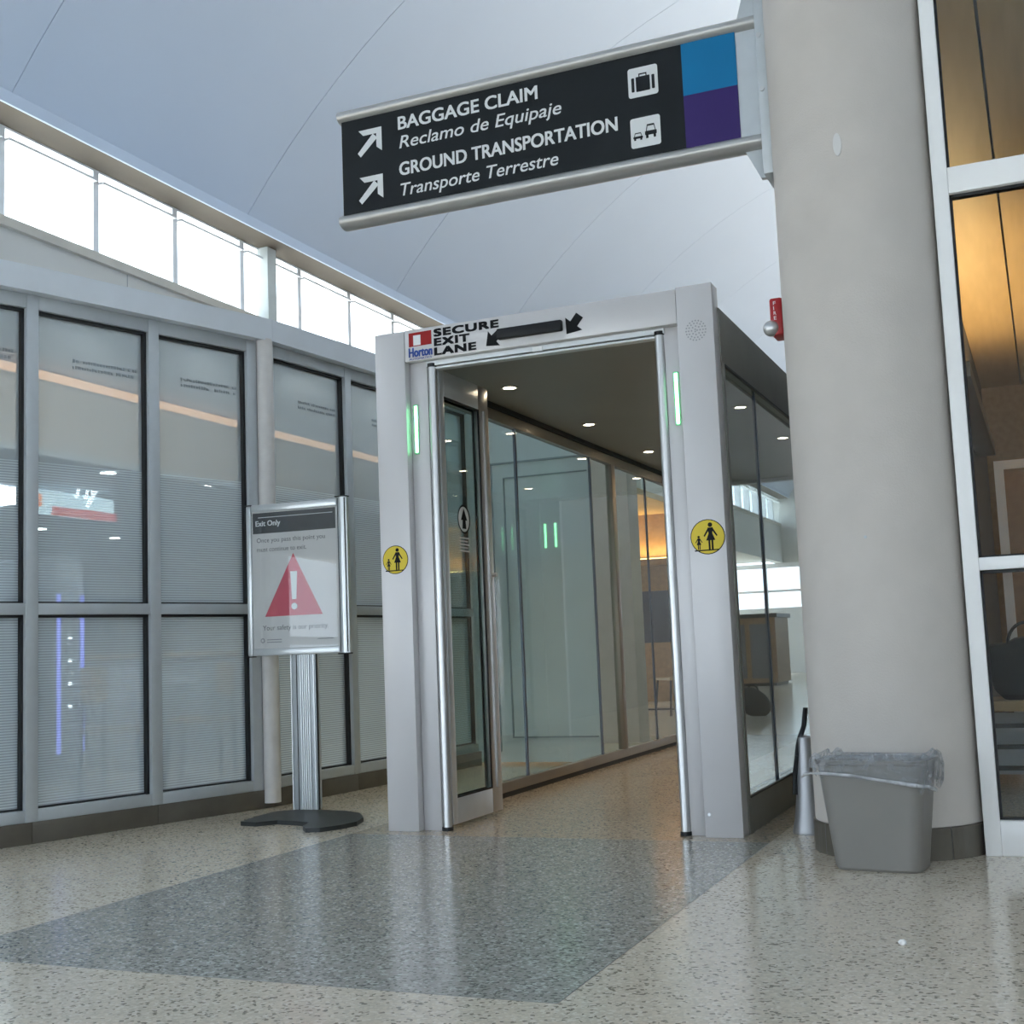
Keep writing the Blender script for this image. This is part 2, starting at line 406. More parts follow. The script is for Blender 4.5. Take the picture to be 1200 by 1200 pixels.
# storefront glazing on the left, out of frame, seen mirrored in the poster
for k in range(6):
    a = -7.9+1.75*k; b = a+1.75
    w = sempty('window_%d' % (21+k), (XL, a, 0), 'tall storefront window left of the viewer')
    box('frame_post', XL-0.1, XL, a-0.13, a+0.13, 0, 2.95, ALU, w)
    box('frame_panel', XL-0.1, XL, a+0.13, b-0.13, 1.95, 2.95, PAINT, w)
    box('frame_rail', XL-0.1, XL, a+0.13, b-0.13, 0, 0.25, ALU, w)
    box('frame_rail', XL-0.1, XL, a+0.13, b-0.13, 1.02, 1.10, ALU, w)
    box('pane', XL-0.06, XL-0.052, a+0.13, b-0.13, 0.25, 1.95, G_WIN, w)

# ------------------------------------------------------------------ curved film-glass wall
MP = [(-4.835, 4.60), (-4.725, 4.909), (-4.517, 5.613), (-4.288, 6.381), (-4.205, 7.227), (-4.135, 8.05), (-4.08, 8.88)]
def bay(i, a, b, pil_a=False, pil_b=False):
    a = Vector((a[0], a[1], 0)); b = Vector((b[0], b[1], 0)); t = (b-a); L = t.length; t.normalize()
    nrm = Vector((t.y, -t.x, 0))                        # towards the hall
    Mx = Matrix(((t.x, nrm.x, 0, 0), (t.y, nrm.y, 0, 0), (0, 0, 1, 0), (0, 0, 0, 1)))
    w = sempty('window_%d' % (31+i), a, 'tall film covered glass bay of the curved wall')
    def B(name, u0, u1, v0, v1, z0, z1, mt, bev=0.0, parent=None):
        bm = bx(NB(), u0, u1, v0, v1, z0, z1, bev); bmesh.ops.transform(bm, matrix=Mx, verts=bm.verts)
        return obj(name, bm, mt, parent or w, local=True, smooth=bev > 0)
    ua = 0.075 if pil_a else 0.034; ub = L-(0.145 if pil_b else 0.034)
    B('baseboard', 0.001, L-0.001, -0.09, 0.0, 0, 0.105, STONE, 0.002)
    B('mullion', -0.034, ua, -0.10, -0.005, 0.105, 2.80, ALU, 0.003)
    if pil_b: B('mullion', ub, ub+0.07, -0.10, -0.005, 0.105, 2.80, ALU, 0.003)
    B('sill_rail', ua, ub, -0.10, -0.008, 0.105, 0.165, ALU, 0.003)
    B('mid_rail', ua, ub, -0.10, -0.008, 1.137, 1.195, ALU, 0.003)
    B('head_rail', ua, ub, -0.10, -0.008, 2.725, 2.80, ALU, 0.003)
    for z0, z1 in ((0.165, 1.137), (1.195, 2.725)):
        g = NB()
        bx(g, ub-0.016, ub, -0.085, -0.03, z0, z1); bx(g, ua, ua+0.016, -0.085, -0.05, z0, z1)
        bx(g, ua, ub, -0.085, -0.03, z1-0.014, z1); bx(g, ua, ub, -0.085, -0.05, z0, z0+0.010)
        bmesh.ops.transform(g, matrix=Mx, verts=g.verts)
        p = B('pane', ua+0.016, ub-0.016, -0.066, -0.058, z0+0.01, z1-0.014, G_BAY)
        obj('gasket', g, BLACK, p, local=True)
        if z1 > 2:
            g = NB()                                    # two rows of lettering too small to read
            for r, zz in enumerate((2.490, 2.455)):
                u = ub-0.44*(1 if L > 0.6 else 0.6)
                e = ub-0.05
                while u < e:
                    wd = random.uniform(0.008, 0.017)
                    if random.random() > 0.1: bx(g, u, u+wd, -0.0575, -0.056, zz, zz+random.uniform(0.012, 0.018))
                    u += wd+0.006
            bmesh.ops.transform(g, matrix=Mx, verts=g.verts)
            q = obj('lettering', g, mat('grey_print', (0.20, 0.23, 0.26), 0.6, var=0), p, local=True)
    B('fascia', -0.004, L+0.004, -0.12, 0.055, 2.80, 2.935, mat('fascia_paint', (0.74, 0.79, 0.85), 0.55, var=0.02))
    if pil_b:
        g = NB(); lathe(g, [(0.045, 0.03), (0.045, 2.81)], seg=24)
        for v in g.verts: v.co.x = v.co.x*1.15
        bmesh.ops.translate(g, verts=g.verts, vec=(L-0.025, 0.015, 0)); bmesh.ops.transform(g, matrix=Mx, verts=g.verts)
        obj('pilaster', g, mat('pilaster_white', (0.72, 0.70, 0.69), 0.6, var=0.05, scale=14), w, local=True, smooth=True)
for i, (a, b) in enumerate(zip(MP, MP[1:])): bay(i, a, b, pil_a=(i == 3), pil_b=(i == 2))
led = NB(); prism(led, [(p[0]-0.06, p[1]) for p in MP]+[(-4.08, 9.0), (XL, 9.0), (XL, 4.58), (-4.86, 4.58)], 2.885, 2.93)
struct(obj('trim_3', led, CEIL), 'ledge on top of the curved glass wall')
# concession behind the film glass
BH = -6.08
sw = sempty('wall_shop', (-8, 7, 0), 'walls of the shop behind the film glass')
DKW = mat('shop_dark', (0.20, 0.23, 0.26), 0.7, var=0.1, scale=2)
WOODB = planks('bulkhead_wood', (0.50, 0.42, 0.34), (0.60, 0.52, 0.43), 0.1, 1)
box('bulkhead', BH-0.06, BH, 4.6, 13.0, 2.30, 2.78, WOODB, sw)
box('bulkhead_lip', BH-0.06, BH+0.02, 4.6, 13.0, 2.28, 2.32, mat('lip_grey', (0.55, 0.6, 0.64), 0.5), sw)
box('shop_ceiling', -15, BH-0.06, 4.6, 13.0, 2.36, 2.42, mat('shop_ceiling', (0.32, 0.36, 0.40), 0.8), sw)
box('shop_back_wall', -15, -14.8, 4.6, 13.0, 0, 3.0, DKW, sw)
box('shop_side_wall', -15, -4.87, 4.48, 4.58, 0, 2.93, PAINT, sw)
box('shop_side_wall', XL-0.2, XL, 2.55, 4.48, 0, 2.95, PAINT, sw)
box('shop_side_wall', -15, -7.2, 13.0, 13.15, 0, 3.0, PAINT, sw)
box('roof', -15.2, XL-0.02, 3.9, YE, 3.0, 3.2, PAINT, sw)
ww = thing('bulkhead_fill_light', 'added hidden strip light behind the head rail brightening the shop bulkhead', 'light', (-4.5, 6.6, 2.8))  # hidden strip added to brighten the bulkhead front
for (xa, ya_), (xb, yb_) in zip(MP[1:], MP[2:]):
    mx_, my_ = (xa+xb)/2-0.16, (ya_+yb_)/2; an = math.atan2(yb_-ya_, xb-xa)
    b = bx(NB(), -0.3, 0.3, -0.02, 0.02, 2.84, 2.86); bmesh.ops.transform(b, matrix=Matrix.Translation((mx_, my_, 0)) @ Matrix.Rotation(an, 4, 'Z'), verts=b.verts); q = obj('strip', b, WHITE, ww)
    lamp('tube', 'AREA', (mx_, my_, 2.835), 9, (1.0, 0.90, 0.78), q, size=0.04, rot=(0, 0.95, 0), sy=0.5)
cove = thing('cove_light', 'warm cove strip light glowing along the top of the shop bulkhead', 'light', (BH+0.03, 7, 2.78))
box('tray', BH-0.06, BH+0.02, 4.7, 12.5, 2.78, 2.79, WOODB, cove)
box('strip', BH-0.04, BH-0.01, 4.8, 12.4, 2.79, 2.86, emis('cove_orange', (1.0, 0.58, 0.34), 0.8), cove)
def downlight(x, y, z, e, col, label, group, r=0.055, cat='light', em=30.0):
    t = thing('recessed_downlight', label, cat, (x, y, z), 0, group)
    b = NB(); ringz = [(r*1.35, -0.004), (r*1.35, 0.0), (r, 0.0), (r, -0.004), (r*1.35, -0.004)]
    lathe(b, ringz, seg=24); obj('bezel', b, ALU_L, t, local=True)
    b = NB(); cyl(b, (0, 0, -0.002), (0, 0, 0.004), r, seg=20); obj('lens', b, emis('lens_%s' % ('warm' if col[2] < 0.8 else 'cool'), col, em), t, local=True)
    if e: lamp('bulb', 'SPOT', (x, y, z-0.02), e, col, t, size=0.04, spot=2.3)
    return t
WARM = (1.0, 0.78, 0.52); COOL = (1.0, 0.95, 0.85)
for k, (x, y) in enumerate(((-6.61, 7.65), (-6.42, 8.71), (-9.81, 10.3), (-9.93, 11.6))):
    downlight(x, y, 2.355, 25, COOL, ['small recessed downlight just behind the shop bulkhead, nearer the viewer', 'small recessed downlight just behind the shop bulkhead, farther from the viewer', 'recessed downlight deep in the shop, below the glowing sign', 'recessed downlight deep in the shop, nearer the end wall'][k], 'shop ceiling downlights', r=0.06)

# pale panel that closes the gap between the curved wall and the portal
pn = sempty('wall_partition', (-3.6, 8.9, 0), 'pale partition with framed panel between curved wall and portal')
PALE = mat('partition_pale', (0.72, 0.78, 0.79), 0.5, var=0.02)
box('board', -4.14, -3.12, 8.90, 8.96, 0.02, 2.93, PALE, pn)
bm = NB(); bx(bm, -3.93, -3.915, 8.885, 8.90, 0.10, 2.32); bx(bm, -3.93, -3.13, 8.885, 8.90, 2.305, 2.32)
bx(bm, -3.82, -3.81, 8.888, 8.90, 0.20, 2.20); bx(bm, -3.82, -3.13, 8.888, 8.90, 2.19, 2.20); bx(bm, -3.82, -3.13, 8.888, 8.90, 0.20, 0.212)
obj('moulding', bm, mat('moulding_grey', (0.33, 0.38, 0.40), 0.5), pn)

# ================================================================== EXIT PORTAL
po = thing('exit_portal', 'large aluminium and glass walk-through exit lane portal with open swing doors', 'security portal', ((PX0+PX1)/2, PY0, 0))
F = PY0
lp = box('post', PX0, -2.900, F, F+0.11, 0, 2.49, CLAD, po, 0.003)
rp = box('post', -1.475, PX1, F, F+0.11, 0, 2.503, CLAD, po, 0.003)
hd = obj('header', bx(NB(), -2.897, -1.477, F, F+0.11, 2.332, 2.495, 0.003), CLAD, po, smooth=True)
box('header_end', PX0+0.001, -2.899, F+0.001, F+0.1, 2.485, 2.493, CLAD, po)
JY = F+0.05
jl = box('jamb', -2.898, -2.80, JY, F+0.13, 0, 2.332, CLAD, po, 0.002)
jr = box('jamb', -1.555, -1.477, JY, F+0.13, 0, 2.332, CLAD, po, 0.002)
bm = NB(); bx(bm, -2.80, -1.55, JY-0.01, JY+0.06, 2.305, 2.332, 0.003); bx(bm, -2.80, -1.55, JY+0.0, JY+0.05, 2.288, 2.303, 0.005); obj('door_track', bm, ALU_L, po)
GREEN = emis('green_led', (0.25, 1.0, 0.42), 7.0)
for nm, x, par in (('led', -2.868, jl), ('led', -1.507, jr)):
    b = NB(); bx(b, x-0.013, x+0.013, JY-0.006, JY, 1.862, 2.118, 0.005); h = obj('led_housing', b, mat('led_housing', (0.35, 0.75, 0.48), 0.3), par)
    b = NB(); bx(b, x-0.008, x+0.008, JY-0.009, JY-0.003, 1.870, 2.110, 0.003); obj('led_strip', b, GREEN, par)
# swing doors
def door(hx, sgn, parent_label):
    # pivot stile, leaf open towards the inside
    d = obj('door', cyl(NB(), (hx, JY+0.005, 0.015), (hx, JY+0.005, 2.30), 0.022, seg=24), TUBE, po, smooth=True); d['label'] = parent_label
    y0, y1 = JY+0.045, 6.25
    x0, x1 = hx-0.024, hx+0.014
    if sgn < 0: x0, x1 = hx-0.014, hx+0.024
    box('stile', x0, x1, y0, y0+0.055, 0.02, 2.30, ALU_L, d, 0.003)
    box('stile', x0, x1, y1-0.125, y1, 0.02, 2.30, mat('door_stile', (0.52, 0.50, 0.48), 0.3, 0.7), d, 0.003)
    box('rail', x0, x1, y0+0.055, y1-0.125, 2.165, 2.30, ALU_L, d, 0.003)
    box('rail', x0, x1, y0+0.055, y1-0.125, 0.02, 0.145, ALU_L, d, 0.003)
    xm = (x0+x1)/2
    g = NB()
    for xx in (x0-0.001, x1-0.005):
        bx(g, xx, xx+0.006, y1-0.137, y1-0.125, 0.145, 2.165); bx(g, xx, xx+0.006, y0+0.055, y1-0.125, 2.153, 2.165)
        bx(g, xx, xx+0.006, y0+0.055, y1-0.125, 0.145, 0.153)
    obj('gasket', g, BLACK, d)
    g = NB()
    bx(g, x1-0.004, x1+0.010, y1-0.075, y1-0.055, 0.145, 2.165); obj('bead', g, TUBE, d)
    box('pane', xm-0.004, xm+0.004, y0+0.055, y1-0.125, 0.145, 2.165, G_PORTAL, d)
    k = NB(); cyl(k, (x1, y1-0.03, 1.27), (x1+0.03, y1-0.03, 1.27), 0.011); obj('knob', k, TUBE, d, smooth=True)
    for za, zb, rr in ((0.0, 0.018, 0.028), (2.30, 2.318, 0.026)):
        k = NB(); cyl(k, (hx, JY+0.005, za), (hx, JY+0.005, zb), rr, seg=16); obj('pivot', k, BLACK, d)
    return d, xm
dl, dx = door(-2.772, 1, 'open glass swing door leaf with aluminium stiles')
# round sticker and notice on the glass of the door
def in_yz(bm, x):                                          # turn an (x,z) drawing into the (y,z) plane at x
    for v in bm.verts: v.co = Vector((x+(v.co.y), v.co.x, v.co.z))
    return bm
b = ring(NB(), 5.915, 1.55, 0.066, 0.076, 0.0); obj('sticker', join(in_yz(b, dx+0.006)), BLACKP, dl)
b = NB(); flatXZ(b, circ(5.915, 1.55, 0.066), 0.0, 0.0006); obj('sticker', in_yz(b, dx+0.0046), mat('sticker_white', (0.72, 0.75, 0.74), 0.5), dl)
b = NB(); flatXZ(b, [(5.915, 1.605), (5.952, 1.545), (5.932, 1.545), (5.938, 1.50), (5.892, 1.50), (5.898, 1.545), (5.878, 1.545)], 0.0, 0.0006); obj('sticker_arrow', in_yz(b, dx+0.0066), BLACKP, dl)
b = NB()
for r in range(5): flatXZ(b, [(5.86, 1.455-r*0.017), (5.97-0.02*(r % 2), 1.455-r*0.017), (5.97-0.02*(r % 2), 1.447-r*0.017), (5.86, 1.447-r*0.017)], 0.0, 0.0005)
obj('notice_print', in_yz(b, dx+0.0066), mat('notice_grey', (0.6, 0.62, 0.62), 0.5), dl)
# tube of the opposite leaf (its leaf stands open behind the post)
d2, dx2 = door(-1.578, -1, 'open glass swing door leaf on the side of the round column')

# side walls
def side(x, sgn, joints, mull, frame_mat, inner_mat):
    xo, xi = (x, x+0.05) if sgn < 0 else (x-0.05, x)
    a, e = F+0.11, PY1
    o = obj('side_frame', bx(NB(), xo, xi, a, e, 2.262, 2.33, 0.002), inner_mat, po)
    box('plinth', xo, xi, a, e, 0.03, 0.088, inner_mat, po, 0.002)
    box('plinth_black_strip', xo+0.006, xi-0.006, a, e, 0.0, 0.03, BLACK, po)  # black strip between plinth and floor
    if sgn > 0:                                             # outside skin facing the column
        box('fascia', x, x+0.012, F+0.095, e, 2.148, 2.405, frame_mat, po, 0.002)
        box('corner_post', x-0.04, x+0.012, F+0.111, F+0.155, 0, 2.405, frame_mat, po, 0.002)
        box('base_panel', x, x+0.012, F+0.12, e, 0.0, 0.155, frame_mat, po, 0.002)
        b = NB(); bx(b, x, x+0.014, F+0.15, e, 2.138, 2.148); bx(b, x, x+0.014, F+0.15, e, 0.155, 0.163); obj('gasket', b, BLACK, po)
    ys = [a]+joints+[e]
    xc = (xo+xi)/2
    for y0, y1 in zip(ys, ys[1:]):
        p = box('pane', xc-0.005, xc+0.005, y0+0.006, y1-0.006, 0.088, 2.262, G_PORTAL if sgn < 0 else G_SIDE, po)
    for y in joints: box('joint_seal', xc-0.007, xc+0.007, y-0.012, y+0.012, 0.088, 2.262, mat('joint_blue', (0.08, 0.11, 0.17), 0.3), po)
    for y in mull: box('mullion', xo, xi+0.004, y-0.035, y+0.045, 0.088, 2.262, BRONZE, po, 0.003)
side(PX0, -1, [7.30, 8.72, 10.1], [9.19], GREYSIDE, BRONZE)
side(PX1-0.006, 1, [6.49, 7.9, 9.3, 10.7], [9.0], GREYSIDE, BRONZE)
b = NB(); bx(b, PX0+0.04, PX0+0.07, F+0.12, PY1, 2.332, 2.362); obj('black_channel', b, BLACK, po)  # black bar in the gap above the side frame
box('ceiling_panel', PX0, PX1-0.01, F+0.11, PY1, 2.36, 2.40, mat('portal_ceiling', (0.24, 0.24, 0.215), 0.45, var=0.03, scale=2), po)
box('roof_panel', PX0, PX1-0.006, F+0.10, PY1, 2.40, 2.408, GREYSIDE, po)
box('slot', -2.55, -1.95, F+0.22, F+0.235, 2.357, 2.36, BLACK, po)
for k, (x, y) in enumerate(((-2.741, 6.531), (-2.754, 7.922), (-2.764, 9.329), (-2.77, 10.75), (-1.72, 6.531), (-1.72, 7.922), (-1.72, 9.329), (-1.72, 10.75))):
    b = NB(); lathe(b, [(0.052, 2.355), (0.052, 2.36), (0.036, 2.36), (0.036, 2.355), (0.052, 2.355)], (x, y, 0), 20)
    q = obj('downlight', b, mat('bezel_grey', (0.45, 0.44, 0.4), 0.4), po)
    b = NB(); cyl(b, (x, y, 2.356), (x, y, 2.362), 0.037, seg=20); obj('lens', b, emis('halogen', (1.0, 0.82, 0.58), 22), q)
    lamp('bulb', 'SPOT', (x, y, 2.345), 16, (1.0, 0.72, 0.42), q, size=0.03, spot=2.2)
# far end frame
bm = NB(); bx(bm, PX0, PX0+0.17, PY1-0.1, PY1, 0, 2.49); bx(bm, PX1-0.17, PX1, PY1-0.1, PY1, 0, 2.49); bx(bm, PX0, PX1, PY1-0.1, PY1, 2.33, 2.49)
obj('end_frame', bm, CLAD, po)
ej = box('jamb', -1.68, -1.477, PY1-0.06, PY1, 0, 2.33, CLAD, po)
for x in (-1.63, -1.52): obj('led_strip', bx(NB(), x-0.010, x+0.010, PY1-0.068, PY1-0.06, 1.870, 2.110, 0.003), GREEN, ej)  # one of the pair stands for the other's reflection in the post

# marks on the front of the portal
FY = F-0.0015
RED = mat('print_red', (0.33, 0.02, 0.02), 0.55, var=0, spec=0.2); BLUE = mat('print_blue', (0.015, 0.06, 0.30), 0.45, var=0)
PW = mat('print_white', (0.82, 0.84, 0.86), 0.45, var=0); YEL = mat('sticker_yellow', (0.72, 0.55, 0.02), 0.45, var=0)
lg = obj('logo', flatXZ(NB(), [(-2.872, 2.405), (-2.744, 2.407), (-2.744, 2.478), (-2.872, 2.476)], FY), RED, hd); lg['label'] = 'red square logo with blue name below it'
obj('logo_square', flatXZ(NB(), [(-2.846, 2.410), (-2.805, 2.410), (-2.805, 2.462), (-2.846, 2.462)], FY-0.001), PW, lg)
letter('logo_lettering', 'Horton', -2.872, 2.352, 0.130, 0.046, FY-0.001, BLUE, lg, bold=0.05)
letter('logo_lettering', 'AUTOMATICS', -2.872, 2.336, 0.128, 0.010, FY-0.001, BLUE, lg, bold=0.03)
sx = obj('lettering', text_bm('SECURE', 0.350, 0.036, 0.12, 0, 1.12), BLACKP, hd, local=True)
def place_text(o, x, z, slope=0.0):
    for v in o.data.vertices: v.co = Vector((x+v.co.x, FY-0.0005-v.co.z, z+v.co.y+slope*v.co.x)) - org(hd)
place_text(sx, -2.726, 2.442)
s2 = obj('lettering', text_bm('EXIT', 0.190, 0.036, 0.12, 0, 1.12), BLACKP, hd, local=True); place_text(s2, -2.726, 2.394)
s3 = obj('lettering', text_bm('LANE', 0.225, 0.036, 0.12, 0, 1.12), BLACKP, hd, local=True); place_text(s3, -2.726, 2.346)
sb = obj('motion_sensor', bx(NB(), -2.375, -2.035, F-0.035, F, 2.372, 2.425, 0.008), mat('sensor_black', (0.012, 0.013, 0.016), 0.5, spec=0.25), hd, smooth=True)
obj('sensor_label', flatXZ(NB(), [(-2.37, 2.337), (-2.03, 2.337), (-2.03, 2.369), (-2.37, 2.369)], FY), mat('label_pale', (0.66, 0.66, 0.67), 0.5), hd)
def arrow(cx, cz, ang, s, mt, y, par, name='arrow_mark', wid=1.0):
    pts = [(0, -0.5), (0.5, 0.05), (0.2, 0.05), (0.2, 0.5), (-0.2, 0.5), (-0.2, 0.05), (-0.5, 0.05)]
    c, q = math.cos(ang), math.sin(ang)
    return obj(name, flatXZ(NB(), [(cx+s*(c*px-q*pz), cz+s*(q*px+c*pz)) for px, pz in pts], y), mt, par)
arrow(-2.405, 2.385, math.radians(-52), 0.10, BLACKP, FY-0.0005, hd)
arrow(-1.985, 2.398, math.radians(-40), 0.11, BLACKP, FY-0.0005, hd)
box('status_plate', -2.215, -2.165, F+0.035, F+0.04, 2.302, 2.326, PW, hd)
# speaker holes
b = NB()
for r, n in ((0.046, 20), (0.034, 14), (0.020, 8), (0.006, 3)):
    for k in range(n):
        a = 2*PI*k/n; flatXZ(b, circ(-1.388+r*math.cos(a), 2.287+r*math.sin(a), 0.0042, 6), F-0.0009)
obj('speaker_holes', b, mat('hole_grey', (0.34, 0.35, 0.36), 0.6, var=0), rp)
b = NB(); cyl(b, (-1.452, F-0.004, 0.10), (-1.452, F, 0.10), 0.007, seg=10); obj('screw', b, ALU_L, rp)
def child_sticker(cx, cz, r, par):
    s = obj('sticker', flatXZ(NB(), circ(cx, cz, r), FY), BLACKP, par); s['label'] = 'round yellow sticker with adult and child holding hands'
    obj('sticker_face', flatXZ(NB(), circ(cx, cz, r*0.95), FY-0.0008), YEL, s)
    b = NB(); y = FY-0.0016
    def fig(x, z, h):
        flatXZ(b, circ(x, z+h*0.90, h*0.085, 12), y)
        flatXZ(b, [(x-h*0.10, z+h*0.80), (x+h*0.10, z+h*0.80), (x+h*0.07, z+h*0.58), (x+h*0.17, z+h*0.33), (x-h*0.17, z+h*0.33), (x-h*0.07, z+h*0.58)], y)
        flatXZ(b, [(x-h*0.09, z), (x-h*0.02, z), (x-h*0.02, z+h*0.35), (x-h*0.09, z+h*0.35)], y)
        flatXZ(b, [(x+h*0.02, z), (x+h*0.09, z), (x+h*0.09, z+h*0.35), (x+h*0.02, z+h*0.35)], y)
        flatXZ(b, [(x+h*0.08, z+h*0.80), (x+h*0.26, z+h*0.50), (x+h*0.22, z+h*0.47), (x+h*0.06, z+h*0.70)], y)
        flatXZ(b, [(x-h*0.08, z+h*0.80), (x-h*0.26, z+h*0.50), (x-h*0.22, z+h*0.47), (x-h*0.06, z+h*0.70)], y)
    fig(cx+r*0.17, cz-r*0.72, r*1.55); fig(cx-r*0.52, cz-r*0.70, r*0.80)
    flatXZ(b, [(cx-r*0.78, cz-r*0.80), (cx+r*0.62, cz-r*0.78), (cx+r*0.60, cz-r*0.72), (cx-r*0.78, cz-r*0.72)], y)
    obj('sticker_figures', b, BLACKP, s)
child_sticker(-2.986, 1.333, 0.072, lp); child_sticker(-1.388, 1.332, 0.080, rp)

# ================================================================== OVERHEAD SIGN
SY = 5.40
sg = thing('overhead_sign', 'black hanging wayfinding sign with white bilingual directions, blue and purple end panels', 'sign', (-2.1, SY, 3.03))
SBLK = mat('sign_black', (0.010, 0.013, 0.016), 0.55, var=0.05, spec=0.25)
pnl = box('panel', -3.144, -1.345, SY, SY+0.07, 3.095, 3.592, SBLK, sg)
box('colour_panel', -1.345, -1.095, SY-0.001, SY+0.07, 3.343, 3.592, mat('sign_blue', (0.004, 0.17, 0.38), 0.5, var=0.03, spec=0.25), sg)
box('colour_panel', -1.345, -1.095, SY-0.001, SY+0.07, 3.095, 3.343, mat('sign_purple', (0.04, 0.022, 0.14), 0.5, var=0.03, spec=0.25), sg)
box('end_plate', -1.095, -0.985, SY+0.006, SY+0.06, 3.07, 3.61, ALU_L, sg)
for z in (3.066, 3.621):
    b = NB(); r = 0.036
    prof = [(SY+0.035+0.06*math.cos(a), z+r*math.sin(a)) for a in [2*PI*k/20 for k in range(20)]]
    a_ = [b.verts.new((-3.16, p[0], p[1])) for p in prof]; b_ = [b.verts.new((-0.985, p[0], p[1])) for p in prof]
    b.faces.new(a_[::-1]); b.faces.new(b_)
    for k in range(20): b.faces.new((a_[k], a_[(k+1) % 20], b_[(k+1) % 20], b_[k]))
    bmesh.ops.recalc_face_normals(b, faces=b.faces)
    obj('rail', b, mat('sign_rail', (0.50, 0.50, 0.49), 0.35, 0.6, var=0.02), sg, smooth=True)
bm = NB()
pts = [(-1.085, 3.04), (-1.02, 2.90), (-0.965, 2.897), (-0.965, 3.95), (-1.0, 3.95), (-1.085, 3.66)]
a = [bm.verts.new((p[0], SY+0.02, p[1])) for p in pts]; b = [bm.verts.new((p[0], SY+0.05, p[1])) for p in pts]
bm.faces.new(a); bm.faces.new(b[::-1])
for i in range(6): bm.faces.new((a[i], b[i], b[(i+1) % 6], a[(i+1) % 6]))
bmesh.ops.recalc_face_normals(bm, faces=bm.faces); obj('bracket', bm, ALU, sg)
box('mounting_plate', -0.992, -0.945, SY-0.065, SY+0.135, 2.885, 3.97, ALU, sg, 0.004)
for z in (3.52, 3.27): obj('bolt', cyl(NB(), (-0.975, SY-0.072, z), (-0.975, SY-0.06, z), 0.011, seg=12), TUBE, sg, smooth=True)
SW = mat('sign_white', (0.74, 0.76, 0.77), 0.45, var=0)
ty = SY-0.0012
letter('lettering', 'BAGGAGE CLAIM', -2.815, 3.487, 0.755, 0.066, ty, SW, pnl, bold=0.035)
letter('lettering', 'Reclamo de Equipaje', -2.812, 3.388, 0.872, 0.064, ty, SW, pnl, bold=0.012, shear=0.2)
letter('lettering', 'GROUND TRANSPORTATION', -2.815, 3.247, 1.148, 0.066, ty, SW, pnl, bold=0.035)
letter('lettering', 'Transporte Terrestre', -2.812, 3.140, 0.845, 0.064, ty, SW, pnl, bold=0.012, shear=0.2)
def ne_arrow(x0, z0, s):
    q = NB(); w = 0.22*s
    flatXZ(q, [(x0+0.05*s, z0+s), (x0+s, z0+s), (x0+s, z0+0.1*s), (x0+s-w, z0+0.28*s), (x0+s-w, z0+s-w*0.95), (x0+0.24*s, z0+s-w*0.95)], ty)
    d = 0.12*s
    flatXZ(q, [(x0, z0+0.12*s+d*0.3), (x0+0.12*s, z0), (x0+s-0.18*s, z0+s-0.38*s), (x0+s-0.36*s, z0+s-0.20*s)], ty-0.0002)
    obj('arrow_mark', q, SW, pnl)
ne_arrow(-3.052, 3.385, 0.14); ne_arrow(-3.052, 3.137, 0.14)
for z0 in (3.385, 3.142): obj('pictogram', flatXZ(NB(), rrect(-1.604, -1.461, z0, z0+0.143, 0.012), ty), SW, pnl)
q = NB(); y2 = ty-0.0016
flatXZ(q, rrect(-1.566, -1.499, 3.410, 3.482, 0.004), y2)
for xx in (-1.588, -1.490): flatXZ(q, rrect(xx, xx+0.014, 3.412, 3.48, 0.004), y2)
for p in ([(-1.552, 3.482), (-1.547, 3.482), (-1.547, 3.494), (-1.552, 3.494)], [(-1.518, 3.482), (-1.513, 3.482), (-1.513, 3.494), (-1.518, 3.494)], [(-1.552, 3.491), (-1.513, 3.491), (-1.513, 3.497), (-1.552, 3.497)]): flatXZ(q, p, y2)
obj('pictogram_suitcase', q, SBLK, pnl)
q = NB()
def veh(x, z, w, h):
    flatXZ(q, rrect(x, x+w, z+0.22*h, z+0.52*h, 0.004), y2)
    for p in ([(x+0.08*w, z+0.5*h), (x+0.14*w, z+0.5*h), (x+0.24*w, z+0.95*h), (x+0.18*w, z+0.95*h)], [(x+0.86*w, z+0.5*h), (x+0.92*w, z+0.5*h), (x+0.82*w, z+0.95*h), (x+0.76*w, z+0.95*h)], [(x+0.18*w, z+0.88*h), (x+0.82*w, z+0.88*h), (x+0.80*w, z+h), (x+0.20*w, z+h)]): flatXZ(q, p, y2)
    for k in (0.08, 0.72): flatXZ(q, [(x+k*w, z), (x+(k+0.2)*w, z), (x+(k+0.2)*w, z+0.3*h), (x+k*w, z+0.3*h)], y2)
veh(-1.592, 3.178, 0.046, 0.036); veh(-1.535, 3.180, 0.056, 0.066)
obj('pictogram_vehicles', q, SBLK, pnl)

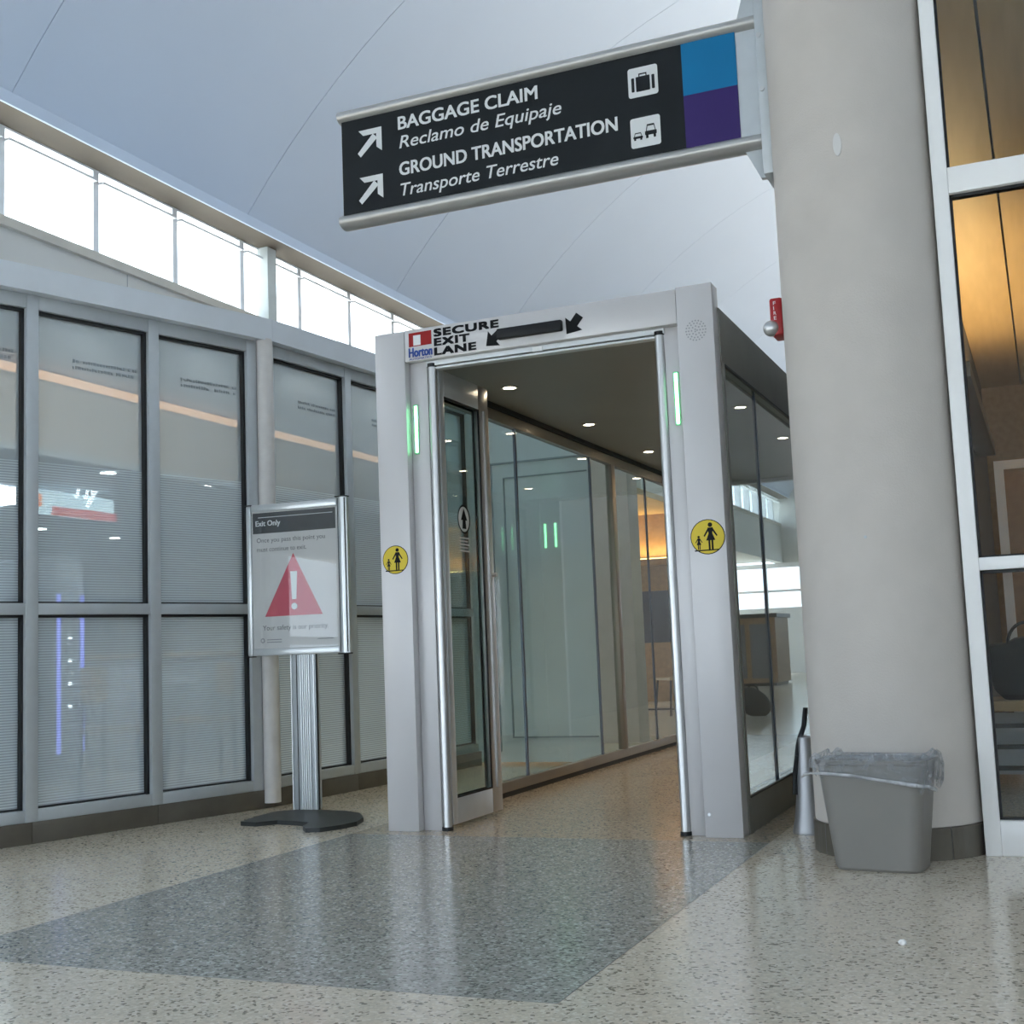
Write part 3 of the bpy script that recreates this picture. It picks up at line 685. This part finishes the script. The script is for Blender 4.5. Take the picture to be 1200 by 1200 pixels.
# ================================================================== COLUMN
CX, CYY, CR = -0.622, 5.395, 0.334
co = thing('column', 'thick round concrete column with grey tile base', 'column', (CX, CYY, 0))
b = NB(); lathe(b, [(CR-0.004, 0.12), (CR, 0.124), (CR, 7.7)], seg=64); obj('shaft', b, CONC, co, local=True, smooth=True)
for k in range(12):
    a0 = 2*PI*k/12+0.16+0.004; a1 = 2*PI*(k+1)/12+0.16-0.004
    b = NB(); lathe(b, [(CR-0.03, 0.0), (CR+0.008, 0.0), (CR+0.008, 0.118), (CR+0.004, 0.122), (CR-0.03, 0.122)], seg=6, a0=a0, a1=a1); obj('base_tile', b, STONE, co, local=True)
b = NB(); cyl(b, (0, 0, 0), (0, 0, 0.118), CR-0.004, seg=48); obj('base_core', b, DARKGAP, co, local=True)
ang = math.atan2(-1.0, -0.045)
def on_col(bm, z):
    d = Vector((math.cos(ang), math.sin(ang), 0)); t = Vector((-d.y, d.x, 0))
    bmesh.ops.transform(bm, matrix=Matrix(((t.x, -d.x, 0, d.x*CR), (t.y, -d.y, 0, d.y*CR), (0, 0, 1, z), (0, 0, 0, 1))), verts=bm.verts); return bm
b = NB(); flatXZ(b, circ(0, 0, 0.017, 20, 0.048), -0.004, 0.006); obj('cover_plate', on_col(b, 2.845), mat('plate_pale', (0.66, 0.65, 0.64), 0.5), co, local=True)
b = NB(); cyl(b, (0, -0.004, 0), (0, 0.004, 0), 0.006, seg=10); obj('screw', on_col(b, 1.243), ALU, co, local=True)

# fire alarm strobe on the column
fa = thing('fire_alarm', 'red fire alarm strobe with round silver horn on the column side', 'fire alarm', (-0.955, 5.47, 2.17))
REDP = mat('alarm_red', (0.40, 0.012, 0.016), 0.35, var=0.05)
box('housing', -1.018, -0.962, 5.40, 5.53, 2.178, 2.345, REDP, fa, 0.010)
box('back_plate', -0.962, -0.940, 5.41, 5.52, 2.17, 2.36, mat('alarm_dark', (0.06, 0.06, 0.06), 0.5), fa)
b = NB(); bmesh.ops.create_uvsphere(b, u_segments=20, v_segments=12, radius=0.036); bmesh.ops.translate(b, verts=b.verts, vec=(-1.016, 5.412, 2.212)); obj('horn', b, TUBE, fa, smooth=True)
for k, ch in enumerate('FIRE'):
    letter('lettering', ch, -1.0, 2.312-k*0.022, 0.003 if ch == 'I' else 0.011, 0.016, 5.3985, PW, fa)

# ================================================================== RIGHT GLASS WALL
GY = 5.23
gw = sempty('window_41', (-0.28, GY, 0), 'white framed glass wall beside the column')
WF = mat('window_white', (0.95, 0.95, 0.945), 0.3, var=0.02)
box('frame_post', -0.296, -0.236, GY, GY+0.09, 0, 3.9, WF, gw, 0.004)
box('frame_post', 1.45, 1.51, GY, GY+0.09, 0, 3.9, WF, gw, 0.004)
for z0, z1, nm in ((0, 0.134, 'frame_rail'), (1.094, 1.144, 'frame_rail'), (2.623, 2.732, 'frame_rail'), (3.82, 3.9, 'frame_rail')):
    box(nm, -0.236, 1.45, GY+0.004, GY+0.085, z0, z1, WF, gw, 0.004)
for z0, z1 in ((0.134, 1.094), (1.144, 2.623), (2.732, 3.82)):
    p = box('pane', -0.226, 1.44, GY+0.05, GY+0.058, z0+0.01, z1-0.01, G_WIN, gw)
    b = NB(); bx(b, -0.236, -0.226, GY+0.03, GY+0.07, z0, z1); bx(b, -0.236, 1.45, GY+0.03, GY+0.07, z1-0.012, z1); bx(b, -0.236, 1.45, GY+0.03, GY+0.07, z0, z0+0.008); obj('gasket', b, BLACK, p)
for k in range(2):
    x0 = 1.51+k*2.2; w = sempty('window_%d' % (42+k), (x0, GY, 0), 'white framed glass wall farther from the column')
    for z0, z1 in ((0, 0.134), (1.094, 1.144), (2.623, 2.732), (3.82, 3.9)): box('frame_rail', x0, x0+2.14, GY, GY+0.09, z0, z1, WF, w)
    box('frame_post', x0+2.14, x0+2.2, GY, GY+0.09, 0, 3.9, WF, w); box('pane', x0, x0+2.14, GY+0.05, GY+0.058, 0.134, 3.82, G_WIN, w)
# waiting area behind it
GX = -0.50
ga = sempty('wall_lounge', (1, 10, 0), 'walls and plank ceiling of the lounge behind the glass')
GREYW = mat('lounge_grey', (0.25, 0.25, 0.245), 0.7, var=0.05, scale=2)
box('side_wall', GX-0.1, GX, GY+0.62, 30.0, 0, 3.72, GREYW, ga)
box('end_wall', GX, XR, 15.0, 15.2, 0, 3.6, planks('lounge_wood', (0.36, 0.22, 0.10), (0.46, 0.30, 0.15), 0.1), ga)
box('roof', GX-0.1, XR, GY+0.09, 30.0, 3.72, 3.9, PAINT, ga)
for k in range(6):
    uy = 7.4+4.0*k
    u = thing('vault_fill_light', 'added unseen trough light on the lounge roof brightening the vault', 'light', (0.3, uy, 3.9), 0, 'added fill lights on the lounge roof')  # out of view, added only to light the vault
    b = NB(); bx(b, 0.05, 0.55, uy-1.9, uy+1.9, 3.9, 3.92); bx(b, 0.05, 0.08, uy-1.9, uy+1.9, 3.92, 4.02); bx(b, 0.52, 0.55, uy-1.9, uy+1.9, 3.92, 4.02)
    obj('trough', b, WF, u)
    lamp('tube', 'AREA', (0.3, uy, 3.96), 78, (1.0, 0.93, 0.80), u, size=0.35, rot=(PI, 0, 0), sy=3.6)
CW = planks('ceiling_planks', (0.58, 0.42, 0.22), (0.68, 0.50, 0.28), 0.1)
for k in range(10):
    box('ceiling_plank', GX+0.005+k*0.42, GX+0.41+k*0.42, GY+0.09, 15.0, 3.60, 3.625 if k % 2 else 3.63, CW, ga)
cl = thing('wall_uplight', 'bronze wall trough uplight on the lounge side wall', 'light', (GX+0.1, 10.0, 2.55))
box('trough', GX, GX+0.16, 8.5, 12.5, 2.50, 2.60, BRONZE, cl); box('tube', GX+0.04, GX+0.12, 8.6, 12.4, 2.605, 2.615, emis('uplight_tube', (1.0, 0.66, 0.28), 6), cl)
lamp('glow', 'AREA', (GX+0.08, 10.5, 2.64), 24, (1.0, 0.68, 0.30), cl, size=0.1, rot=(PI, 0, 0), sy=3.8)
dfz = sempty('door_1', (0.3, 12, 0), 'pale door frame deep in the lounge')
bm = NB(); bx(bm, -0.35, -0.27, 12.0, 12.1, 0, 2.3); bx(bm, 0.65, 0.73, 12.0, 12.1, 0, 2.3); bx(bm, -0.35, 0.73, 12.0, 12.1, 2.3, 2.38); obj('door_frame', bm, WF, dfz)
box('door_leaf', -0.27, 0.65, 12.02, 12.07, 0.01, 2.3, planks('door_wood', (0.30, 0.17, 0.08), (0.38, 0.23, 0.11), 0.1), dfz)
bn = thing('bench', 'light wooden bench with slim dark metal legs behind the glass wall', 'bench', (0.4, 7.4, 0))
WOODT = planks('bench_wood', (0.50, 0.33, 0.16), (0.62, 0.43, 0.22), 0.1, 1)
box('seat', -0.40, 1.4, 7.15, 7.65, 0.435, 0.49, WOODT, bn, 0.004)
DM = mat('dark_metal', (0.03, 0.035, 0.04), 0.4, 0.5)
for x in (-0.36, -0.10, 1.30):
    for y in (7.18, 7.62): box('leg', x-0.012, x+0.012, y-0.012, y+0.012, 0, 0.435, DM, bn)
for z in (0.14, 0.25, 0.36): box('crossbar', -0.36, -0.10, 7.172, 7.188, z-0.012, z+0.012, DM, bn)
box('back_board', -0.35, 1.3, 7.64, 7.66, 0.06, 0.40, mat('board_pale', (0.55, 0.58, 0.6), 0.6), bn)
bg = thing('duffel_bag', 'black soft bag with a carry strap lying on the lounge bench', 'bag', (-0.02, 7.35, 0.49))
BAG = mat('bag_black', (0.012, 0.014, 0.018), 0.7, var=0.2, bump=0.4, bscale=20)
b = NB(); bmesh.ops.create_icosphere(b, subdivisions=4, radius=1.0)
for v in b.verts:
    c = v.co; n = 1+0.06*math.sin(7*c.x+3*c.z)+0.04*math.sin(11*c.y)
    k = lambda t: math.copysign(abs(t)**0.42, t)
    v.co = Vector((0.40*k(c.x)*n, 0.17*k(c.y), max(-0.155, 0.165*k(c.z)*n)))
bmesh.ops.translate(b, verts=b.verts, vec=(0.10, 0, 0.156)); obj('body', b, BAG, bg, local=True, smooth=True)
b = NB()
for k in range(14):
    a0, a1 = PI*k/14, PI*(k+1)/14
    cyl(b, (-0.10+0.10*math.cos(a0), -0.02, 0.28+0.13*math.sin(a0)), (-0.10+0.10*math.cos(a1), -0.02, 0.28+0.13*math.sin(a1)), 0.009, seg=8)
obj('strap', b, BAG, bg, local=True)

# ================================================================== POSTER STAND
ps = thing('poster_stand', 'freestanding aluminium poster stand with exit only notice and red triangle', 'sign stand', (-3.92, 6.13, 0))
y0 = 6.10
box('backing', -4.235, -3.605, y0+0.008, y0+0.022, 0.895, 1.75, ALU_L, ps)
box('frame_side', -4.245, -4.212, y0-0.008, y0+0.026, 0.885, 1.752, ALU_L, ps, 0.008)
b = NB(); prism(b, [(-3.662+0.065*k/8, y0+0.002-0.016*math.sin(PI*min(1, k/8)*0.9)) for k in range(9)]+[(-3.597, y0+0.026), (-3.662, y0+0.026)], 0.885, 1.762); obj('frame_side', b, ALU_L, ps, smooth=True)
bm = NB(); bx(bm, -3.655, -3.648, y0-0.006, y0+0.0, 0.89, 1.757); bx(bm, -3.610, -3.604, y0-0.012, y0+0.0, 0.89, 1.757); obj('frame_groove', bm, BLACK, ps)
box('frame_top', -4.212, -3.662, y0-0.006, y0+0.024, 1.715, 1.757, ALU_L, ps, 0.006)
box('frame_bottom', -4.212, -3.662, y0-0.006, y0+0.024, 0.885, 0.925, ALU_L, ps, 0.006)
for (xa, xb, za, zb) in ((-4.247, -4.21, 1.752, 1.758), (-3.665, -3.595, 1.762, 1.769), (-4.247, -4.21, 0.879, 0.885), (-3.665, -3.595, 0.878, 0.885)): box('end_cap', xa, xb, y0-0.016, y0+0.028, za, zb, BLACK, ps)
pw = box('poster', -4.212, -3.662, y0+0.004, y0+0.008, 0.925, 1.715, mat('poster_paper', (0.70, 0.68, 0.68), 0.6, var=0.02), ps)
P_ = y0+0.0030
dkb = mat('poster_dark', (0.055, 0.06, 0.07), 0.5, var=0.05)
obj('poster_band', flatXZ(NB(), [(-4.205, 1.588), (-3.672, 1.588), (-3.672, 1.708), (-4.205, 1.708)], P_, 0.0008), dkb, pw)
obj('poster_line', flatXZ(NB(), [(-4.17, 1.679), (-3.69, 1.679), (-3.69, 1.683), (-4.17, 1.683)], P_-0.0008, 0.0006), PW, pw)
letter('poster_lettering', 'Exit Only', -4.185, 1.632, 0.16, 0.030, P_-0.0008, PW, pw, bold=0.04)
GT = mat('poster_text', (0.10, 0.10, 0.12), 0.5, var=0)
letter('poster_lettering', 'Once you pass this point you', -4.180, 1.536, 0.44, 0.026, P_, GT, pw)
letter('poster_lettering', 'must continue to exit.', -4.180, 1.483, 0.32, 0.026, P_, GT, pw)
obj('poster_triangle', flatXZ(NB(), [(-4.134, 1.108), (-3.766, 1.108), (-3.946, 1.464)], P_, 0.0008), mat('poster_red', (0.60, 0.05, 0.10), 0.5, var=0), pw)
q = NB(); flatXZ(q, [(-3.966, 1.36), (-3.922, 1.36), (-3.930, 1.20), (-3.958, 1.20)], P_-0.0008, 0.0006); flatXZ(q, circ(-3.944, 1.160, 0.019), P_-0.0008, 0.0006); obj('poster_exclamation_mark', q, PW, pw)
letter('poster_lettering', 'Your safety is our priority.', -4.150, 1.030, 0.42, 0.028, P_, GT, pw)
SP_ = mat('small_print', (0.3, 0.3, 0.32), 0.5, var=0)
obj('poster_mark', ring(NB(), -4.152, 0.972, 0.008, 0.014, P_), SP_, pw)
for r in range(2): obj('poster_small_print', flatXZ(NB(), [(-4.125, 0.978-r*0.014), (-4.03, 0.978-r*0.014), (-4.03, 0.973-r*0.014), (-4.125, 0.973-r*0.014)], P_, 0.0005), SP_, pw)
obj('poster_small_print', flatXZ(NB(), [(-3.80, 0.968), (-3.70, 0.968), (-3.70, 0.973), (-3.80, 0.973)], P_, 0.0005), SP_, pw)
box('cover', -4.212, -3.662, y0-0.001, y0+0.0005, 0.925, 1.715, G_ACRYL, ps)
pole = box('pole', -3.992, -3.832, y0+0.028, y0+0.075, 0.02, 1.3, ALU, ps, 0.004)
for x in (-3.985, -3.925, -3.912, -3.899, -3.886, -3.873, -3.842): box('pole_rib', x-0.003, x+0.003, y0+0.020, y0+0.029, 0.02, 0.9, MATS['light_aluminium'], pole)
b = NB(); bx(b, -3.834, -3.829, y0+0.03, y0+0.045, 0.02, 0.9); bx(b, -3.955, -3.950, y0+0.0265, y0+0.029, 0.02, 0.9); obj('pole_groove', b, BLACK, pole)
ps.rotation_euler.z = math.radians(4.0)
px = [(282, 965), (300, 959), (322, 953), (345, 951), (375, 951), (405, 952), (422, 955), (426, 960), (418, 965), (400, 969), (375, 972.5), (358, 973), (355, 970), (362, 966), (345, 964.5), (325, 963.5), (300, 966)]
b = NB(); prism(b, [tuple(gpt(x, y, 0.012).xy) for x, y in px], 0.0, 0.022); obj('base', b, mat('base_charcoal', (0.035, 0.04, 0.042), 0.45, 0.3), ps).rotation_euler.z = math.radians(-4.0)

# ================================================================== WASTE BIN, BAG, STAND, SCRAP
wb_ = thing('waste_bin', 'grey plastic waste bin with tapered sides in front of the column', 'waste bin', (-0.640, 4.915, 0), math.radians(-9))
BIN = mat('bin_grey', (0.225, 0.215, 0.20), 0.42, var=0.03, scale=4)
def rloop(hx, hy, r, n=6):
    p = []
    for cx, cy, a in ((hx-r, hy-r, 0), (-hx+r, hy-r, PI/2), (-hx+r, -hy+r, PI), (hx-r, -hy+r, 1.5*PI)):
        p += [(cx+r*math.cos(a+PI/2*i/n), cy+r*math.sin(a+PI/2*i/n)) for i in range(n+1)]
    return p
def loft(bm, loops, cap0=False, cap1=False):
    R = [[bm.verts.new(p) for p in L] for L in loops]; n = len(R[0])
    for a, b in zip(R, R[1:]):
        for i in range(n): bm.faces.new((a[i], a[(i+1) % n], b[(i+1) % n], b[i]))
    if cap0: bm.faces.new(R[0][::-1])
    if cap1: bm.faces.new(R[-1])
    return R
def lv(hx, hy, r, z): return [(x, y, z) for x, y in rloop(hx, hy, r)]
b = NB(); loft(b, [lv(0.150, 0.085, 0.04, 0.0), lv(0.158, 0.093, 0.045, 0.010), lv(0.200, 0.115, 0.05, 0.385), lv(0.208, 0.122, 0.05, 0.388), lv(0.210, 0.124, 0.05, 0.402), lv(0.200, 0.116, 0.05, 0.402), lv(0.196, 0.111, 0.05, 0.385), lv(0.150, 0.086, 0.04, 0.012)], True, True)
bmesh.ops.recalc_face_normals(b, faces=b.faces); obj('body', b, BIN, wb_, local=True, smooth=True)
mt, n, l = nt('bin_liner_plastic')
for x in list(n):
    if x.type != 'OUTPUT_MATERIAL': n.remove(x)
out = n[0]; tr = n.new('ShaderNodeBsdfTransparent'); tr.inputs[0].default_value = (0.92, 0.93, 0.94, 1)
pb = n.new('ShaderNodeBsdfPrincipled'); pb.inputs['Base Color'].default_value = (0.55, 0.57, 0.60, 1); pb.inputs['Roughness'].default_value = 0.15
tcn = n.new('ShaderNodeTexCoord'); nz = n.new('ShaderNodeTexNoise'); nz.inputs['Scale'].default_value = 28; nz.inputs['Detail'].default_value = 5; nz.inputs['Distortion'].default_value = 1.5
l.new(tcn.outputs['Object'], nz.inputs['Vector']); bp = n.new('ShaderNodeBump'); bp.inputs['Strength'].default_value = 0.9; bp.inputs['Distance'].default_value = 0.02
l.new(nz.outputs['Fac'], bp.inputs['Height']); l.new(bp.outputs[0], pb.inputs['Normal'])
mr = n.new('ShaderNodeMapRange'); mr.inputs[1].default_value = 0.4; mr.inputs[2].default_value = 0.65; mr.inputs[3].default_value = 0.10; mr.inputs[4].default_value = 0.42; l.new(nz.outputs['Fac'], mr.inputs[0])
ms = n.new('ShaderNodeMixShader'); l.new(mr.outputs[0], ms.inputs[0]); l.new(tr.outputs[0], ms.inputs[1]); l.new(pb.outputs[0], ms.inputs[2]); l.new(ms.outputs[0], out.inputs[0])
ln = thing('bin_liner', 'clear crinkled plastic liner folded over the rim of the waste bin', 'plastic bag', (-0.640, 4.915, 0.29), math.radians(-9))
b = NB(); loops = []
for hx, hy, z, am, wz in ((0.180, 0.10, 0.24, 0.004, 0.0), (0.194, 0.108, 0.39, 0.002, 0.002), (0.207, 0.121, 0.421, 0.004, 0.010), (0.219, 0.133, 0.413, 0.003, 0.006), (0.221, 0.134, 0.375, 0.005, 0.005), (0.216, 0.131, 0.345, 0.006, 0.008), (0.208, 0.126, 0.326, 0.003, 0.016)):
    L = []
    base = rloop(hx, hy, 0.05, 12)
    for i, (x, y) in enumerate(base):
        w = am*(math.sin(i*1.7+z*40)+math.sin(i*0.61+z*20)+0.7*math.sin(i*2.9))
        d = Vector((x, y, 0)).normalized()
        sag = (-0.030*(x/0.21) if z < 0.36 and z > 0.3 else 0)
        L.append((x+d.x*w, y+d.y*w, z-0.29+wz*math.sin(i*0.8+1)+sag))
    loops.append(L)
loft(b, loops); obj('film', b, mt, ln, local=True, smooth=True)
b = NB()                                                    # twisted fold running round the front and the knot tail at the corner
front = [(-0.255, -0.110, 0.045), (-0.235, -0.125, 0.06), (-0.21, -0.132, 0.066), (-0.15, -0.137, 0.066), (-0.05, -0.138, 0.060), (0.05, -0.139, 0.046), (0.12, -0.138, 0.036), (0.18, -0.133, 0.028), (0.215, -0.105, 0.022), (0.222, -0.04, 0.005)]
rad = [0.002, 0.006, 0.004, 0.006, 0.005, 0.005, 0.008, 0.007, 0.006, 0.008]
for k in range(len(front)-1): cyl(b, front[k], front[k+1], rad[k], rad[k+1], 10)
obj('twisted_edge', b, mat('liner_fold', (0.45, 0.46, 0.48), 0.25, var=0.3, scale=40, bump=0.8, bscale=90), ln, local=True, smooth=True)
st = thing('flared_stand', 'silver flared floor stand with black strap squeezed between portal and column', 'stand', (-1.048, 5.74, 0))
b = NB(); lathe(b, [(0.0, 0.0), (0.076, 0.0), (0.078, 0.01), (0.066, 0.06), (0.054, 0.15), (0.045, 0.25), (0.037, 0.36), (0.032, 0.42), (0.0, 0.43)], seg=32); obj('body', b, mat('brushed_silver', (0.42, 0.43, 0.45), 0.45, 0.7, var=0.04), st, local=True, smooth=True)
b = NB(); pth = [(-0.052, -0.03, 0.17), (-0.050, -0.02, 0.25), (-0.035, -0.02, 0.34), (-0.026, -0.01, 0.40), (0.0, 0.0, 0.47), (0.012, 0, 0.55)]
for p, q in zip(pth, pth[1:]): cyl(b, p, q, 0.012, 0.011, 8)
obj('strap', b, BAG, st, local=True, smooth=True)
c = gpt(1058, 1108)
b = NB(); bmesh.ops.create_icosphere(b, subdivisions=2, radius=0.011)
for v in b.verts: v.co = Vector((v.co.x*random.uniform(0.8, 1.3), v.co.y*random.uniform(0.8, 1.2), max(-0.008, v.co.z*random.uniform(0.7, 1.1))))
o = tag(obj('paper_scrap', b, mat('scrap_white', (0.85, 0.85, 0.84), 0.6, var=0)), 'small crumpled white paper scrap on the beige floor', 'paper scrap'); o.location = (c.x, c.y, 0.008)

# ================================================================== SHOP BEHIND THE FILM GLASS
def px_x(px_, py_, X):
    d = (px_-600)*RGT-(py_-600)*UPV+FPX*FWD; k = X/d.x
    return Vector((X, d.y*k, EYE+d.z*k))
SXX = -7.4
pA, pB = px_x(44, 575, SXX), px_x(126, 606, SXX)
ss = thing('shop_sign', 'glowing white shop sign with slanted script lettering and red letters behind the film glass', 'sign', (SXX, (pA.y+pB.y)/2, pB.z))
zt, zb_ = pA.z+0.02, px_x(85, 606, SXX).z
b = NB(); bx(b, SXX-0.06, SXX, pA.y, pB.y+0.1, zb_, zt, 0.03); obj('light_box', b, emis('sign_glow', (0.75, 0.92, 0.95), 1.6), ss)
b = NB(); bx(b, SXX-0.05, SXX+0.004, pA.y-0.12, pA.y+0.06, zb_+0.05, zt-0.03, 0.02); obj('end_block', b, emis('sign_orange', (1.0, 0.28, 0.08), 1.6), ss)
def yz_text(name, s, y, z, w, h, x, mt_, par, **kw):
    bm = text_bm(s, w, h, **kw)
    for v in bm.verts: v.co = Vector((x+v.co.z, y+v.co.x, z+v.co.y))
    return obj(name, bm, mt_, par)
yz_text('lettering', 'Fly', (pA.y+pB.y)/2+0.02, zb_+0.17, 0.28, 0.19, SXX+0.006, emis('sign_white_glow', (1, 1, 1), 3), ss, shear=0.3, bold=0.04)
b = NB(); bx(b, SXX-0.02, SXX+0.005, (pA.y+pB.y)/2-0.25, pB.y+0.12, zb_, zb_+0.075, 0.01); obj('red_bar', b, emis('sign_red', (0.9, 0.10, 0.06), 1.0), ss)
WK = mat('cooler_body', (0.30, 0.33, 0.37), 0.4)
cA, cB = gpt(66, 905), gpt(96, 900)
ck = thing('drinks_cooler', 'tall drinks cooler with violet light strips behind the film glass', 'cooler', (-7.2, 8.0, 0))
ya, yb = px_x(66, 780, -7.2).y, px_x(98, 780, -7.2).y
box('body', -7.9, -7.2, ya, yb, 0, 1.75, WK, ck, 0.01)
for yy in (ya+0.02, yb-0.02): box('light_strip', -7.2, -7.19, yy-0.018, yy+0.018, 0.2, 1.45, emis('violet_led', (0.28, 0.30, 1.0), 1.5), ck)
for k in range(5): box('lit_tag', -7.2, -7.188, ya+0.13, ya+0.16, 0.55+0.18*k, 0.575+0.18*k, emis('tag_white', (1, 1, 1), 3), ck)
ct = thing('shop_counter', 'pale shop counter with wood panels behind the film glass', 'counter', (-6.9, 10, 0))
yc0, yc1 = px_x(170, 800, -6.9).y, px_x(300, 800, -6.9).y
box('front', -7.5, -6.9, yc0, yc1+0.3, 0, 0.92, mat('counter_pale', (0.62, 0.64, 0.65), 0.5), ct, 0.01)
box('worktop', -7.55, -6.85, yc0-0.03, yc1+0.33, 0.92, 0.96, WOODT, ct, 0.004)
for k in range(5): box('panel', -6.9, -6.885, yc0+0.08+k*(yc1-yc0)/5, yc0+(k+1)*(yc1-yc0)/5, 0.1, 0.7, mat('counter_panel', (0.42, 0.46, 0.48), 0.5), ct)
def chair(x, y, rz, label, group, col=None):
    t = thing('cafe_chair', label, 'chair', (x, y, 0), rz, group)
    mt_ = WOODT; b = NB(); bx(b, -0.2, 0.2, -0.2, 0.2, 0.43, 0.46, 0.008); obj('seat', b, mt_, t, local=True)
    b = NB(); bx(b, -0.2, 0.2, 0.18, 0.205, 0.62, 0.86, 0.008); obj('backrest', b, mt_, t, local=True)
    for sx_ in (-1, 1):
        for sy_ in (-1, 1):
            b = NB(); top = 0.86 if sy_ > 0 else 0.43
            cyl(b, (0.20*sx_, 0.21*sy_, 0), (0.17*sx_, 0.17*sy_ if sy_ < 0 else 0.19, top), 0.013, seg=8); obj('leg', b, DM, t, local=True)
    return t
p = px_x(150, 850, -5.7); chair(-5.75, p.y, 1.9, 'wooden cafe chair just behind the curved film glass', 'shop chairs')
p = px_x(215, 850, -5.9); chair(-5.9, p.y+0.2, -1.2, 'wooden cafe chair near the counter behind the film glass', 'shop chairs')
lp_ = thing('shop_fill_light', 'added flat square light panel brightening the shop interior', 'light', (-8.2, 8.0, 2.34))  # panel added to lift the light inside the shop
box('panel', -8.7, -7.7, 7.5, 8.5, 2.335, 2.358, emis('fill_panel_glow', (0.95, 0.97, 1.0), 14), lp_)

# ================================================================== FOOD HALL BEYOND THE PORTAL
fw = sempty('wall_food_hall', (-8, 16, 0), 'timber walls and ceiling of the food hall beyond the partition')
WOODW = planks('hall_wood', (0.33, 0.19, 0.09), (0.43, 0.27, 0.13), 0.1)
box('timber_wall', -12.0, -5.2, 19.0, 19.2, 0, 3.0, WOODW, fw)
box('timber_ceiling', -15, -5.0, 13.2, 19.0, 2.92, 3.0, planks('hall_ceiling_wood', (0.50, 0.36, 0.18), (0.60, 0.44, 0.24), 0.1), fw)
uc = thing('cove_light', 'golden cove light along the timber wall of the food hall', 'light', (-8, 18.9, 2.2))
box('tray', -12, -5.2, 18.75, 19.0, 2.10, 2.20, WOODW, uc); box('strip', -11.9, -5.3, 18.82, 18.9, 2.20, 2.22, emis('cove_gold', (1.0, 0.66, 0.22), 6), uc)
lamp('glow', 'AREA', (-8.2, 18.86, 2.26), 55, (1.0, 0.62, 0.22), uc, size=6.4, rot=(PI-0.15, 0, 0), sy=0.1)
wp = struct(box('wall_pier', -3.95, -3.45, 10.9, 11.2, 0, 2.93, mat('pier_beige', (0.60, 0.55, 0.50), 0.6)), 'beige pier beyond the partition')
for k, (x, y, rz) in enumerate(((-4.6, 13.6, 0.4), (-5.5, 15.15, 2.8), (-4.3, 15.2, -0.8), (-6.0, 13.9, 1.5))):
    chair(x, y, rz, ['wooden cafe chair in the food hall nearest the portal glass', 'wooden cafe chair facing away beside the food hall table', 'wooden cafe chair at the portal side of the food hall table', 'wooden cafe chair farthest left at the food hall table'][k], 'food hall chairs')
tb = thing('cafe_table', 'small dark cafe table in the food hall seen through the portal glass', 'table', (-5.0, 14.3, 0))
b = NB(); cyl(b, (0, 0, 0.71), (0, 0, 0.74), 0.4, seg=32); obj('table_top', b, mat('table_dark', (0.06, 0.04, 0.03), 0.3), tb, local=True)
b = NB(); cyl(b, (0, 0, 0.02), (0, 0, 0.71), 0.03); obj('pedestal', b, DM, tb, local=True)
b = NB(); cyl(b, (0, 0, 0), (0, 0, 0.02), 0.22, seg=24); obj('base', b, DM, tb, local=True)
sc = thing('menu_screen', 'dark upright menu board standing in the food hall', 'screen', (-4.85, 16.5, 0))
box('board', -5.3, -4.4, 16.5, 16.56, 0.9, 1.6, mat('screen_dark', (0.05, 0.06, 0.09), 0.3), sc, 0.01)
for x in (-5.15, -4.55): box('leg', x-0.02, x+0.02, 16.5, 16.55, 0, 0.9, DM, sc)
box('foot', -5.25, -4.45, 16.4, 16.65, 0, 0.02, DM, sc)
# far hall: kiosk and dark suitcase seen through the side glass
ki = thing('kiosk', 'dark timber kiosk in the far hall seen through the portal side glass', 'kiosk', (-5.2, 25, 0))
box('body', -6.0, -4.9, 24.5, 25.8, 0.06, 1.32, WOODW, ki); box('top', -6.05, -4.85, 24.45, 25.85, 1.32, 1.40, DM, ki); box('plinth', -5.95, -4.95, 24.55, 25.75, 0, 0.06, DM, ki)
for x in (-5.7, -5.2): box('door', x-0.2, x+0.2, 24.48, 24.5, 0.15, 1.2, mat('kiosk_panel', (0.16, 0.17, 0.19), 0.4), ki)
g0 = gpt(884, 839)
bk = thing('backpack', 'dark backpack left on the floor beyond the portal', 'bag', (g0.x, g0.y, 0))
b = NB(); bmesh.ops.create_icosphere(b, subdivisions=3, radius=1.0)
for v in b.verts:
    q = v.co; v.co = Vector((0.20*q.x, 0.16*q.y, 0.155+max(-0.155, 0.17*q.z-0.05*q.x)))
obj('body', b, BAG, bk, local=True, smooth=True)
b = NB()
for k in range(8):
    a0, a1 = PI*k/8, PI*(k+1)/8; cyl(b, (0.06*math.cos(a0), 0, 0.29+0.07*math.sin(a0)), (0.06*math.cos(a1), 0, 0.29+0.07*math.sin(a1)), 0.012, seg=6)
obj('handle', b, BAG, bk, local=True)
